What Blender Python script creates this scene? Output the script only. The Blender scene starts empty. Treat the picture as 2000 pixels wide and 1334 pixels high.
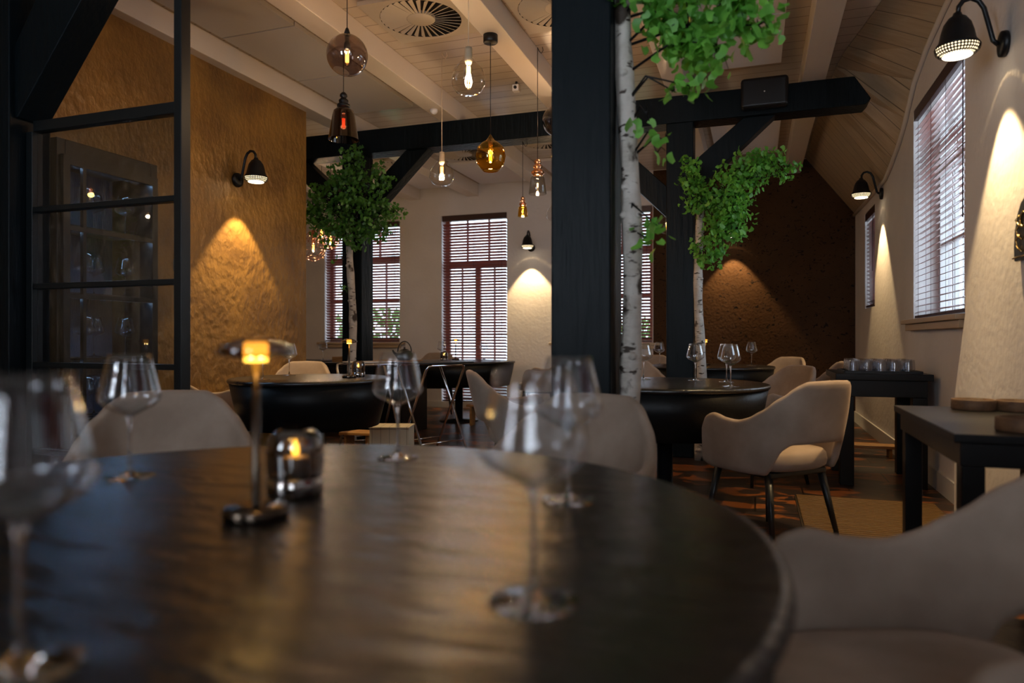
import bpy, bmesh, math, random
from mathutils import Vector, Matrix, Euler
random.seed(7)
PI = math.pi
C = bpy.context.scene.collection
scn = bpy.context.scene

# ------------------------------------------------------------ camera, world, light, exposure
YAW = math.radians(19.08)
CA, SA = math.cos(YAW), math.sin(YAW)
FPX, YH, EYE = 1373.0, 662.0, 1.02
cam_d = bpy.data.cameras.new('camera')
cam = bpy.data.objects.new('camera', cam_d); C.objects.link(cam)
cam.location = (0, 0, EYE); cam.rotation_euler = (PI/2, 0, YAW)
cam_d.sensor_width = 36; cam_d.lens = 36*FPX/2000
cam_d.shift_y = -(667-YH)/2000
cam_d.clip_start = 0.02; cam_d.clip_end = 200
cam_d.dof.use_dof = True; cam_d.dof.focus_distance = 4.9; cam_d.dof.aperture_fstop = 1.9
cam_d.dof.aperture_blades = 0
scn.camera = cam
w = bpy.data.worlds.new('world'); scn.world = w; w.use_nodes = True
wn = w.node_tree.nodes; wl = w.node_tree.links
bg = wn['Background']; bg.inputs[0].default_value = (0.74, 0.87, 1.0, 1); bg.inputs[1].default_value = 4.2
scn.view_settings.view_transform = 'Standard'; scn.view_settings.look = 'None'
scn.view_settings.gamma = 1; scn.view_settings.use_curve_mapping = False
scn.view_settings.exposure = 0.58
cy = scn.cycles
cy.use_denoising = True; cy.max_bounces = 9; cy.diffuse_bounces = 4; cy.glossy_bounces = 4
cy.transmission_bounces = 8; cy.transparent_max_bounces = 24
cy.sample_clamp_indirect = 3.0; cy.caustics_reflective = False; cy.caustics_refractive = False

def area_light(name, loc, rot, sx, sy, power, color, portal=False):
    l = bpy.data.lights.new(name, 'AREA'); l.shape = 'RECTANGLE'; l.size = sx; l.size_y = sy
    l.energy = power; l.color = color
    if portal: l.cycles.is_portal = True
    o = bpy.data.objects.new(name, l); C.objects.link(o); o.location = loc; o.rotation_euler = rot
    return o
# daylight standing outside the windows that are behind and beside the camera
area_light('daylight', (-2.15, -2.05, 1.9), (-PI/2+PI, 0, 0), 0.9, 1.7, 62, (0.78, 0.88, 1.0))
area_light('daylight', (0.25, -2.05, 1.9), (-PI/2+PI, 0, 0), 0.8, 1.7, 36, (0.78, 0.88, 1.0))
area_light('daylight', (1.62, 1.15, 1.95), (0, PI/2, 0), 1.5, 1.3, 8, (0.72, 0.85, 1.0))
WALLY = 9.6; RX = 1.17; LX = -3.93
# openings: x0, x1, z0, z1 on the back wall; y0, y1, z0, z1 on the right wall
BW = [(-6.48, -5.14, 0.97, 2.83), (-4.44, -3.40, 0.06, 2.86), (-2.65, -1.31, 0.97, 2.83)]
RW = [(4.72, 6.22, 1.17, 2.80), (8.10, 8.78, 1.36, 2.42), (0.45, 1.85, 1.17, 2.80)]
for x0, x1, z0, z1 in BW:
    area_light('portal', ((x0+x1)/2, WALLY+0.34, (z0+z1)/2), (-PI/2, 0, 0), x1-x0, z1-z0, 1, (1, 1, 1), True)
for y0, y1, z0, z1 in RW:
    area_light('portal', (RX+0.34, (y0+y1)/2, (z0+z1)/2), (0, PI/2, 0), z1-z0, y1-y0, 1, (1, 1, 1), True)

# ------------------------------------------------------------ pixel -> place helpers (2000x1334 photo)
def ray(px): return (px-1000)/FPX
def cam2room(r, f, z=0): return Vector((r*CA-f*SA, r*SA+f*CA, z))
def at_f(px, py, f): return cam2room(ray(px)*f, f, EYE+(YH-py)/FPX*f)
def on_z(px, py, z):
    f = (z-EYE)*FPX/(YH-py); return cam2room(ray(px)*f, f, z)
def on_y(px, py, Y):
    f = Y/(CA+ray(px)*SA); return at_f(px, py, f)
def on_x(px, py, X):
    f = X/(ray(px)*CA-SA); return at_f(px, py, f)

# ------------------------------------------------------------ materials
def _n(nt, t, **k):
    n = nt.nodes.new(t)
    for a, b in k.items(): setattr(n, a, b)
    return n
def mat(name, col, rough=0.5, metal=0.0, spec=0.5, sheen=0.0, coat=0.0, var=None, vscale=3.0, vdet=6, vstretch=(1, 1, 1),
        bump=0.0, bscale=40.0, bstretch=(1, 1, 1), boards=None, bdist=0.01, trans=0.0):
    m = bpy.data.materials.new(name); m.use_nodes = True; nt = m.node_tree; L = nt.links
    p = nt.nodes['Principled BSDF']
    p.inputs['Base Color'].default_value = (*col, 1); p.inputs['Roughness'].default_value = rough
    p.inputs['Metallic'].default_value = metal; p.inputs['Specular IOR Level'].default_value = spec
    if sheen: p.inputs['Sheen Weight'].default_value = sheen; p.inputs['Sheen Roughness'].default_value = 0.35; p.inputs['Sheen Tint'].default_value = (min(1, col[0]*1.6), min(1, col[1]*1.6), min(1, col[2]*1.6), 1)
    if coat: p.inputs['Coat Weight'].default_value = coat; p.inputs['Coat Roughness'].default_value = 0.12
    if trans: p.inputs['Transmission Weight'].default_value = trans
    tc = _n(nt, 'ShaderNodeTexCoord'); csrc = None
    if var:
        mp = _n(nt, 'ShaderNodeMapping'); mp.inputs['Scale'].default_value = vstretch
        no = _n(nt, 'ShaderNodeTexNoise'); no.inputs['Scale'].default_value = vscale; no.inputs['Detail'].default_value = vdet
        L.new(tc.outputs['Object'], mp.inputs[0]); L.new(mp.outputs[0], no.inputs['Vector'])
        rp = _n(nt, 'ShaderNodeValToRGB'); rp.color_ramp.elements[0].position = 0.35; rp.color_ramp.elements[1].position = 0.68
        rp.color_ramp.elements[0].color = (*col, 1); rp.color_ramp.elements[1].color = (*var, 1)
        L.new(no.outputs['Fac'], rp.inputs[0]); csrc = rp.outputs[0]
    bh = None
    if boards:      # boards = (axis, width, groove colour factor)
        ax, wd, gf = boards
        sp = _n(nt, 'ShaderNodeSeparateXYZ'); L.new(tc.outputs['Object'], sp.inputs[0])
        m1 = _n(nt, 'ShaderNodeMath', operation='DIVIDE'); m1.inputs[1].default_value = wd; L.new(sp.outputs[ax], m1.inputs[0])
        m2 = _n(nt, 'ShaderNodeMath', operation='FRACT'); L.new(m1.outputs[0], m2.inputs[0])
        m3 = _n(nt, 'ShaderNodeMath', operation='GREATER_THAN'); m3.inputs[1].default_value = 0.05; L.new(m2.outputs[0], m3.inputs[0])
        mx = _n(nt, 'ShaderNodeMix', data_type='RGBA', blend_type='MIX'); L.new(m3.outputs[0], mx.inputs['Factor'])
        mx.inputs['A'].default_value = (col[0]*gf, col[1]*gf, col[2]*gf, 1)
        if csrc: L.new(csrc, mx.inputs['B'])
        else: mx.inputs['B'].default_value = (*col, 1)
        csrc = mx.outputs['Result']; bh = m3.outputs[0]
    if csrc: L.new(csrc, p.inputs['Base Color'])
    nrm = None
    if bh is not None:
        b0 = _n(nt, 'ShaderNodeBump'); b0.inputs['Distance'].default_value = 0.004; b0.inputs['Strength'].default_value = 0.8
        L.new(bh, b0.inputs['Height']); nrm = b0.outputs[0]
    if bump:
        mp = _n(nt, 'ShaderNodeMapping'); mp.inputs['Scale'].default_value = bstretch
        no = _n(nt, 'ShaderNodeTexNoise'); no.inputs['Scale'].default_value = bscale; no.inputs['Detail'].default_value = 5
        L.new(tc.outputs['Object'], mp.inputs[0]); L.new(mp.outputs[0], no.inputs['Vector'])
        b = _n(nt, 'ShaderNodeBump'); b.inputs['Strength'].default_value = bump; b.inputs['Distance'].default_value = bdist
        L.new(no.outputs['Fac'], b.inputs['Height'])
        if nrm: L.new(nrm, b.inputs['Normal'])
        nrm = b.outputs[0]
    if nrm: L.new(nrm, p.inputs['Normal'])
    return m
def emis(name, col, s):
    m = bpy.data.materials.new(name); m.use_nodes = True; nt = m.node_tree; nt.nodes.clear()
    e = _n(nt, 'ShaderNodeEmission'); e.inputs[0].default_value = (*col, 1); e.inputs[1].default_value = s
    o = _n(nt, 'ShaderNodeOutputMaterial'); nt.links.new(e.outputs[0], o.inputs[0]); return m
def thin_glass(name, tint=(1, 1, 1), ior=1.5, rough=0.0, refl=1.0, reflcol=(1, 1, 1)):
    m = bpy.data.materials.new(name); m.use_nodes = True; nt = m.node_tree; nt.nodes.clear(); L = nt.links
    t = _n(nt, 'ShaderNodeBsdfTransparent'); t.inputs[0].default_value = (*tint, 1)
    g = _n(nt, 'ShaderNodeBsdfGlossy'); g.inputs['Roughness'].default_value = rough; g.inputs['Color'].default_value = (*reflcol, 1)
    f0 = ((ior-1)/(ior+1))**2*refl      # Schlick, the same from both sides of the thin wall
    lw = _n(nt, 'ShaderNodeLayerWeight'); pw = _n(nt, 'ShaderNodeMath', operation='POWER'); pw.inputs[1].default_value = 3.2
    L.new(lw.outputs['Facing'], pw.inputs[0])
    mu = _n(nt, 'ShaderNodeMath', operation='MULTIPLY_ADD'); mu.inputs[1].default_value = .9-f0; mu.inputs[2].default_value = f0; mu.use_clamp = True
    mi = _n(nt, 'ShaderNodeMixShader'); o = _n(nt, 'ShaderNodeOutputMaterial')
    L.new(pw.outputs[0], mu.inputs[0]); L.new(mu.outputs[0], mi.inputs[0]); L.new(t.outputs[0], mi.inputs[1]); L.new(g.outputs[0], mi.inputs[2]); L.new(mi.outputs[0], o.inputs[0])
    return m
def real_glass(name, col=(1, 1, 1), ior=1.45):
    m = bpy.data.materials.new(name); m.use_nodes = True; nt = m.node_tree; nt.nodes.clear(); L = nt.links
    g = _n(nt, 'ShaderNodeBsdfGlass'); g.inputs['Color'].default_value = (*col, 1); g.inputs['IOR'].default_value = ior; g.inputs['Roughness'].default_value = 0.0
    o = _n(nt, 'ShaderNodeOutputMaterial'); L.new(g.outputs[0], o.inputs[0]); return m

M = {}
M['plaster'] = mat('white_plaster', (0.66, 0.62, 0.60), 0.75, var=(0.72, 0.68, 0.665), vscale=2, bump=0.35, bscale=22, bdist=0.01)
M['gold'] = mat('ochre_plaster', (0.20, 0.105, 0.030), 0.42, metal=0.25, var=(0.38, 0.205, 0.048), vscale=2.6, vdet=9, bump=0.55, bscale=13, bstretch=(1, 1.4, 1.0), bdist=0.03)
M['beam'] = mat('beam_paint', (0.72, 0.65, 0.57), 0.35, coat=0.2, var=(0.78, 0.71, 0.63), vscale=1.5, bump=0.25, bscale=9, bstretch=(4, .6, 4), bdist=0.006)
M['boards'] = mat('ceiling_boards', (0.52, 0.44, 0.35), 0.22, coat=0.4, var=(0.58, 0.50, 0.41), vscale=2, boards=(1, 0.145, 0.45), bump=0.12, bscale=5, bdist=0.01)
M['slope'] = mat('whitewashed_boards', (0.47, 0.36, 0.23), 0.35, coat=0.15, var=(0.56, 0.45, 0.31), vscale=5, vstretch=(1, 6, 1), boards=(1, 0.20, 0.4), bump=0.15, bscale=20, bstretch=(.5, 8, .5))
M['panel'] = mat('acoustic_panel', (0.60, 0.585, 0.58), 0.8, bump=0.1, bscale=200)
M['panelw'] = mat('white_panel', (0.80, 0.80, 0.84), 0.7)
M['timber'] = mat('black_timber', (0.0035, 0.0062, 0.008), 0.40, spec=0.10, bump=0.6, bscale=5, bstretch=(5, 5, .7), bdist=0.012)
M['steel'] = mat('black_steel', (0.006, 0.008, 0.009), 0.4, spec=.3, metal=0.0, bump=0.05)
M['black'] = mat('black_metal', (0.006, 0.006, 0.007), 0.38, spec=.35)
M['blackwood'] = mat('black_wood', (0.006, 0.0055, 0.0055), 0.36, spec=.22, bump=0.2, bscale=8, bstretch=(.6, 6, 1), bdist=0.004)
M['leather'] = mat('black_leather', (0.005, 0.005, 0.005), 0.42, spec=0.2, bump=0.35, bscale=60, bdist=0.003)
M['velvet'] = mat('taupe_velvet', (0.27, 0.20, 0.15), 0.75, spec=0.25, sheen=0.55, var=(0.36, 0.275, 0.215), vscale=7, vdet=5, bump=0.15, bscale=14, bdist=0.01)
M['leg'] = mat('chair_leg', (0.008, 0.008, 0.008), 0.4)
M['slat'] = mat('blind_slat', (0.22, 0.060, 0.045), 0.32, coat=0.4, var=(0.28, 0.080, 0.060), vscale=5, vstretch=(.4, 6, 6))
M['slatdark'] = mat('blind_rail', (0.05, 0.020, 0.016), 0.4)
M['cord'] = mat('cord', (0.05, 0.03, 0.03), 0.8)
M['frame'] = mat('window_paint', (0.62, 0.60, 0.58), 0.4)
M['framer'] = mat('window_frame_wood', (0.30, 0.12, 0.07), 0.4)
M['sill'] = mat('sill_wood', (0.50, 0.37, 0.24), 0.5, bump=0.1)
M['wood'] = mat('oak', (0.42, 0.22, 0.07), 0.5, var=(0.30, 0.14, 0.045), vscale=6, vstretch=(1, 8, 8), bump=0.2)
M['paleboards'] = mat('pale_wood', (0.50, 0.44, 0.33), 0.6, boards=(0, 0.07, 0.4))
M['cork'] = mat('cork', (0.16, 0.075, 0.03), 0.7, var=(0.09, 0.04, 0.016), vscale=25, bump=0.4, bscale=60)
M['chrome'] = mat('chrome', (0.75, 0.75, 0.78), 0.10, metal=1)
M['copper'] = mat('copper', (0.75, 0.36, 0.20), 0.22, metal=1)
M['brass'] = mat('brass', (0.70, 0.48, 0.20), 0.25, metal=1)
M['bronze'] = mat('dark_bronze', (0.10, 0.075, 0.055), 0.22, metal=1)
M['smokechrome'] = mat('smoked_chrome', (0.35, 0.32, 0.30), 0.10, metal=1)
M['iron'] = mat('cast_iron', (0.012, 0.013, 0.014), 0.45, bump=0.3, bscale=120)
M['white'] = mat('white_plastic', (0.72, 0.70, 0.68), 0.4)
M['porcelain'] = mat('porcelain_holder', (0.62, 0.50, 0.35), 0.35)
M['vane'] = mat('diffuser_metal', (0.50, 0.45, 0.38), 0.45)
M['dark'] = mat('dark_void', (0.012, 0.010, 0.009), 0.7)
M['fabric'] = mat('blue_fabric', (0.07, 0.13, 0.22), 0.8, var=(0.12, 0.20, 0.32), vscale=3, bump=0.8, bscale=60, bstretch=(1, 3, .4), bdist=0.01)
M['pane'] = thin_glass('window_pane', (0.96, 0.98, 1.0), 1.45, refl=1.0)
M['tinted'] = thin_glass('tinted_pane', (0.68, 0.71, 0.75), 1.5, refl=1.0)
M['bowl'] = thin_glass('wine_glass_bowl', (0.96, 0.97, 0.98), 1.5, refl=1.3)
M['stem'] = real_glass('wine_glass_stem')
M['clearglobe'] = thin_glass('clear_globe', (0.93, 0.92, 0.90), 1.5, refl=1.3)
M['smokeglobe'] = thin_glass('smoked_globe', (0.55, 0.46, 0.44), 1.6, refl=1.4)
M['blackglobe'] = thin_glass('dark_brown_glass', (0.16, 0.06, 0.04), 1.6, refl=1.2)
M['goldglobe'] = thin_glass('amber_globe', (0.80, 0.52, 0.08), 1.6, refl=1.5, reflcol=(1, .85, .5))
M['greyglobe'] = thin_glass('grey_glass', (0.72, 0.70, 0.66), 1.5, refl=1.3)
M['smoke'] = thin_glass('mirror_smoked_glass', (0.30, 0.26, 0.24), 1.9, refl=1.6)
M['smokelamp'] = thin_glass('smoked_lamp_glass', (0.62, 0.52, 0.42), 1.9, refl=1.3)
M['tumbler'] = thin_glass('tumbler_glass', (0.90, 0.91, 0.93), 1.5, rough=0.08, refl=1.8)
M['filament'] = emis('glowing_filament', (1.0, 0.36, 0.05), 12)
M['filw'] = emis('warm_white_filament', (1.0, 0.55, 0.18), 12)
M['redfil'] = emis('dim_filament', (1.0, 0.10, 0.03), 9)
M['diffuser'] = emis('lamp_diffuser', (1.0, 0.50, 0.06), 4)
M['flame'] = emis('candle_flame', (1.0, 0.52, 0.06), 8)
M['sconce_glow'] = emis('sconce_lens', (1.0, 0.84, 0.58), 4.5)
M['sconce_in'] = emis('sconce_inner', (1.0, 0.78, 0.45), 1.6)
M['coolfill'] = emis('cool_fill_glow', (.5, .75, 1), .8)  # glow for the strip added inside the cabinet
M['led'] = emis('led_display', (1.0, 0.18, 0.02), 1.6)
M['grate'] = mat('dark_grate_wood', (0.13, 0.065, 0.015), 0.4)
M['grate0'] = mat('grate_base', (0.03, 0.018, 0.008), 0.6)
M['grass'] = mat('dark_paving', (0.045, 0.04, 0.034), 0.9, var=(0.06, 0.05, 0.042), vscale=4)
M['hedge'] = mat('hedge_leaves', (0.06, 0.16, 0.03), 0.8, var=(0.16, 0.32, 0.08), vscale=5)

def leaf_mat(name, a, b):
    m = mat(name, a, 0.45, var=b, vscale=9, vdet=3)
    nt = m.node_tree; L = nt.links; p = nt.nodes['Principled BSDF']; out = [n for n in nt.nodes if n.type == 'OUTPUT_MATERIAL'][0]
    t = _n(nt, 'ShaderNodeBsdfTranslucent'); t.inputs[0].default_value = (b[0]*1.2, b[1]*1.2, b[2]*.8, 1)
    mi = _n(nt, 'ShaderNodeMixShader'); mi.inputs[0].default_value = 0.3
    L.new(p.outputs[0], mi.inputs[1]); L.new(t.outputs[0], mi.inputs[2]); L.new(mi.outputs[0], out.inputs[0]); return m
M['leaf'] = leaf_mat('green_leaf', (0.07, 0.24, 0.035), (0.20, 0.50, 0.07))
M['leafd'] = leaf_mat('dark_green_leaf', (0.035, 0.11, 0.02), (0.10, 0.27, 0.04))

def m_birch():
    m = mat('birch_bark', (0.38, 0.34, 0.29), 0.7, var=(0.54, 0.50, 0.45), vscale=10, bump=0.6, bscale=25, bstretch=(1, 1, 3))
    nt = m.node_tree; L = nt.links; p = nt.nodes['Principled BSDF']; src = p.inputs['Base Color'].links[0].from_socket
    tc = _n(nt, 'ShaderNodeTexCoord'); mp = _n(nt, 'ShaderNodeMapping'); mp.inputs['Scale'].default_value = (14, 14, 40)
    no = _n(nt, 'ShaderNodeTexNoise'); no.inputs['Scale'].default_value = 1.0; no.inputs['Detail'].default_value = 3
    mp2 = _n(nt, 'ShaderNodeMapping'); mp2.inputs['Scale'].default_value = (9, 9, 7)
    no2 = _n(nt, 'ShaderNodeTexNoise'); no2.inputs['Scale'].default_value = 1.0; no2.inputs['Detail'].default_value = 6
    L.new(tc.outputs['Object'], mp.inputs[0]); L.new(mp.outputs[0], no.inputs['Vector'])
    L.new(tc.outputs['Object'], mp2.inputs[0]); L.new(mp2.outputs[0], no2.inputs['Vector'])
    r1 = _n(nt, 'ShaderNodeValToRGB'); r1.color_ramp.elements[0].position = .62; r1.color_ramp.elements[1].position = .67
    r2 = _n(nt, 'ShaderNodeValToRGB'); r2.color_ramp.elements[0].position = .57; r2.color_ramp.elements[1].position = .64
    L.new(no.outputs['Fac'], r1.inputs[0]); L.new(no2.outputs['Fac'], r2.inputs[0])
    mx = _n(nt, 'ShaderNodeMath', operation='MAXIMUM'); L.new(r1.outputs[0], mx.inputs[0]); L.new(r2.outputs[0], mx.inputs[1])
    mi = _n(nt, 'ShaderNodeMix', data_type='RGBA'); L.new(mx.outputs[0], mi.inputs['Factor']); L.new(src, mi.inputs['A']); mi.inputs['B'].default_value = (0.035, 0.022, 0.014, 1)
    L.new(mi.outputs['Result'], p.inputs['Base Color']); return m
M['birch'] = m_birch()

def m_table():      # near black leather-look top: dark, slightly glossy, with soft cloth-like ripples
    m = mat('table_top', (0.010, 0.009, 0.0085), 0.27, spec=0.7)
    nt = m.node_tree; L = nt.links; p = nt.nodes['Principled BSDF']
    tc = _n(nt, 'ShaderNodeTexCoord'); mp = _n(nt, 'ShaderNodeMapping'); mp.inputs['Rotation'].default_value = (0, 0, 0.35); mp.inputs['Scale'].default_value = (6, 24, 1)
    no = _n(nt, 'ShaderNodeTexNoise'); no.inputs['Scale'].default_value = 1.0; no.inputs['Detail'].default_value = 4; no.inputs['Distortion'].default_value = 0.6
    b = _n(nt, 'ShaderNodeBump'); b.inputs['Strength'].default_value = 0.8; b.inputs['Distance'].default_value = 0.010
    no2 = _n(nt, 'ShaderNodeTexNoise'); no2.inputs['Scale'].default_value = 350
    b2 = _n(nt, 'ShaderNodeBump'); b2.inputs['Strength'].default_value = 0.2; b2.inputs['Distance'].default_value = 0.001
    L.new(tc.outputs['Object'], mp.inputs[0]); L.new(mp.outputs[0], no.inputs['Vector']); L.new(no.outputs['Fac'], b.inputs['Height'])
    L.new(tc.outputs['Object'], no2.inputs['Vector']); L.new(no2.outputs['Fac'], b2.inputs['Height']); L.new(b.outputs[0], b2.inputs['Normal']); L.new(b2.outputs[0], p.inputs['Normal'])
    return m
M['table'] = m_table()

def m_floor():
    m = mat('slate_floor', (0.018, 0.014, 0.013), 0.35, var=(0.05, 0.030, 0.022), vscale=2.5)
    nt = m.node_tree; L = nt.links; p = nt.nodes['Principled BSDF']; src = p.inputs['Base Color'].links[0].from_socket
    tc = _n(nt, 'ShaderNodeTexCoord')
    mp = _n(nt, 'ShaderNodeMapping'); mp.inputs['Scale'].default_value = (2.6, 4.2, 1); L.new(tc.outputs['Object'], mp.inputs[0])
    no = _n(nt, 'ShaderNodeTexNoise'); no.inputs['Scale'].default_value = 1.1; no.inputs['Detail'].default_value = 7; no.inputs['Distortion'].default_value = 1.2
    L.new(mp.outputs[0], no.inputs['Vector'])
    r = _n(nt, 'ShaderNodeValToRGB'); r.color_ramp.elements[0].position = .53; r.color_ramp.elements[1].position = .60; L.new(no.outputs['Fac'], r.inputs[0])
    mi = _n(nt, 'ShaderNodeMix', data_type='RGBA'); L.new(r.outputs[0], mi.inputs['Factor']); L.new(src, mi.inputs['A']); mi.inputs['B'].default_value = (0.27, 0.085, 0.022, 1)
    br = _n(nt, 'ShaderNodeTexBrick'); br.inputs['Color1'].default_value = (1, 1, 1, 1); br.inputs['Color2'].default_value = (.7, .7, .7, 1); br.inputs['Mortar'].default_value = (.12, .12, .12, 1)
    br.inputs['Scale'].default_value = 1.0; br.inputs['Brick Width'].default_value = .6; br.inputs['Row Height'].default_value = .4; br.inputs['Mortar Size'].default_value = .006
    L.new(tc.outputs['Object'], br.inputs['Vector'])
    mu = _n(nt, 'ShaderNodeMix', data_type='RGBA', blend_type='MULTIPLY'); mu.inputs['Factor'].default_value = 1; L.new(mi.outputs['Result'], mu.inputs['A']); L.new(br.outputs['Color'], mu.inputs['B'])
    L.new(mu.outputs['Result'], p.inputs['Base Color'])
    b = _n(nt, 'ShaderNodeBump'); b.inputs['Strength'].default_value = .6; b.inputs['Distance'].default_value = .01; L.new(no.outputs['Fac'], b.inputs['Height']); L.new(b.outputs[0], p.inputs['Normal'])
    return m
M['floor'] = m_floor()

def m_wallpaper():
    m = mat('dark_wallpaper', (0.050, 0.024, 0.010), 0.6, spec=.08, var=(0.065, 0.031, 0.013), vscale=3, bump=0.7, bscale=30, bdist=0.01)
    nt = m.node_tree; L = nt.links; p = nt.nodes['Principled BSDF']; src = p.inputs['Base Color'].links[0].from_socket
    tc = _n(nt, 'ShaderNodeTexCoord'); mp = _n(nt, 'ShaderNodeMapping'); mp.inputs['Scale'].default_value = (9, 9, 13); L.new(tc.outputs['Object'], mp.inputs[0])
    no = _n(nt, 'ShaderNodeTexNoise'); no.inputs['Scale'].default_value = 1.6; no.inputs['Detail'].default_value = 2; no.inputs['Distortion'].default_value = 2; L.new(mp.outputs[0], no.inputs['Vector'])
    r = _n(nt, 'ShaderNodeValToRGB'); r.color_ramp.elements[0].position = .62; r.color_ramp.elements[1].position = .66; L.new(no.outputs['Fac'], r.inputs[0])
    mi = _n(nt, 'ShaderNodeMix', data_type='RGBA'); L.new(r.outputs[0], mi.inputs['Factor']); L.new(src, mi.inputs['A']); mi.inputs['B'].default_value = (0.012, 0.008, 0.006, 1)
    L.new(mi.outputs['Result'], p.inputs['Base Color']); return m
M['wallpaper'] = m_wallpaper()

def m_perf():       # pierced brass ring of the sconces: real see-through holes
    m = bpy.data.materials.new('pierced_metal'); m.use_nodes = True; nt = m.node_tree; L = nt.links; p = nt.nodes['Principled BSDF']
    p.inputs['Base Color'].default_value = (0.02, 0.018, 0.015, 1); p.inputs['Roughness'].default_value = 0.4; p.inputs['Metallic'].default_value = 0.6
    tc = _n(nt, 'ShaderNodeTexCoord'); sp = _n(nt, 'ShaderNodeSeparateXYZ'); L.new(tc.outputs['UV'], sp.inputs[0])
    def wave(sock, n, off=None):
        a = _n(nt, 'ShaderNodeMath', operation='MULTIPLY'); a.inputs[1].default_value = n; L.new(sock, a.inputs[0]); s = a.outputs[0]
        f = _n(nt, 'ShaderNodeMath', operation='FRACT'); L.new(s, f.inputs[0])
        d = _n(nt, 'ShaderNodeMath', operation='SUBTRACT'); d.inputs[1].default_value = .5; L.new(f.outputs[0], d.inputs[0])
        q = _n(nt, 'ShaderNodeMath', operation='MULTIPLY'); L.new(d.outputs[0], q.inputs[0]); L.new(d.outputs[0], q.inputs[1]); return q.outputs[0]
    x = wave(sp.outputs[0], 42); y = wave(sp.outputs[1], 4)
    ad = _n(nt, 'ShaderNodeMath', operation='ADD'); L.new(x, ad.inputs[0]); L.new(y, ad.inputs[1])
    lt = _n(nt, 'ShaderNodeMath', operation='LESS_THAN'); lt.inputs[1].default_value = 0.10; L.new(ad.outputs[0], lt.inputs[0])
    t = _n(nt, 'ShaderNodeBsdfTransparent'); mi = _n(nt, 'ShaderNodeMixShader'); out = [n for n in nt.nodes if n.type == 'OUTPUT_MATERIAL'][0]
    L.new(lt.outputs[0], mi.inputs[0]); L.new(p.outputs[0], mi.inputs[1]); L.new(t.outputs[0], mi.inputs[2]); L.new(mi.outputs[0], out.inputs[0]); return m
M['pierced'] = m_perf()

# ------------------------------------------------------------ mesh helpers
class MB:
    def __init__(s): s.v = []; s.f = []; s.sm = []
    def add(s, vs, fs, smooth=False, T=None):
        o = len(s.v)
        s.v += [tuple(T @ Vector(v)) if T else tuple(v) for v in vs]
        s.f += [tuple(i+o for i in f) for f in fs]; s.sm += [smooth]*len(fs); return s
    def box(s, x0, x1, y0, y1, z0, z1, T=None):
        vs = [(x, y, z) for x in (x0, x1) for y in (y0, y1) for z in (z0, z1)]
        return s.add(vs, [(0, 1, 3, 2), (4, 6, 7, 5), (0, 4, 5, 1), (2, 3, 7, 6), (0, 2, 6, 4), (1, 5, 7, 3)], False, T)
    def prism(s, pts, lo, hi, axis='z', T=None):     # outline pts (2D) extruded along axis
        def P(p, h): return {'z': (p[0], p[1], h), 'y': (p[0], h, p[1]), 'x': (h, p[0], p[1])}[axis]
        n = len(pts); vs = [P(p, lo) for p in pts]+[P(p, hi) for p in pts]
        fs = [tuple(range(n))[::-1], tuple(range(n, 2*n))]+[(i, (i+1) % n, (i+1) % n+n, i+n) for i in range(n)]
        return s.add(vs, fs, False, T)
    def lathe(s, prof, n=32, T=None, smooth=True, closed=False):
        vs = []; fs = []; m = len(prof)
        for r, z in prof:
            for k in range(n):
                a = 2*PI*k/n; vs.append((max(r, 1e-5)*math.cos(a), max(r, 1e-5)*math.sin(a), z))
        for j in range(m-1 if not closed else m):
            j2 = (j+1) % m
            for k in range(n):
                k2 = (k+1) % n; fs.append((j*n+k, j*n+k2, j2*n+k2, j2*n+k))
        return s.add(vs, fs, smooth, T)
    def tube(s, pts, r, n=8, T=None, caps=True):
        pts = [Vector(p) for p in pts]; rs = r if isinstance(r, (list, tuple)) else [r]*len(pts)
        vs = []; fs = []; up = None
        for i, p in enumerate(pts):
            d = (pts[min(i+1, len(pts)-1)]-pts[max(i-1, 0)]).normalized()
            if up is None:
                up = d.orthogonal().normalized()
            else:
                up = (up-d*up.dot(d)); up = up.normalized() if up.length > 1e-6 else d.orthogonal().normalized()
            q = d.cross(up)
            for k in range(n):
                a = 2*PI*k/n; vs.append(p+(up*math.cos(a)+q*math.sin(a))*rs[i])
        for i in range(len(pts)-1):
            for k in range(n):
                k2 = (k+1) % n; fs.append((i*n+k, i*n+k2, (i+1)*n+k2, (i+1)*n+k))
        if caps: fs.append(tuple(range(n))[::-1]); fs.append(tuple(range((len(pts)-1)*n, len(pts)*n)))
        return s.add(vs, fs, True, T)
    def build(s, name, m, parent=None, bevel=0, seg=2, solid=0, sub=0, loc=None, uv=None, recalc=True):
        me = bpy.data.meshes.new(name); me.from_pydata(s.v, [], s.f); me.materials.append(m if not isinstance(m, str) else M[m])
        for p, q in zip(me.polygons, s.sm): p.use_smooth = q
        if recalc:
            b = bmesh.new(); b.from_mesh(me); bmesh.ops.recalc_face_normals(b, faces=b.faces); b.to_mesh(me); b.free()
        o = bpy.data.objects.new(name, me); C.objects.link(o)
        if parent: o.parent = parent
        if loc: o.location = loc
        if solid:
            k = o.modifiers.new('solid', 'SOLIDIFY'); k.thickness = solid; k.offset = 0
        if bevel:
            k = o.modifiers.new('bevel', 'BEVEL'); k.width = bevel; k.segments = seg; k.limit_method = 'ANGLE'
            k.harden_normals = False
            for p in me.polygons: p.use_smooth = True
            k2 = o.modifiers.new('wn', 'WEIGHTED_NORMAL')
        if sub:
            k = o.modifiers.new('sub', 'SUBSURF'); k.levels = sub; k.render_levels = sub
            for p in me.polygons: p.use_smooth = True
        return o
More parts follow.
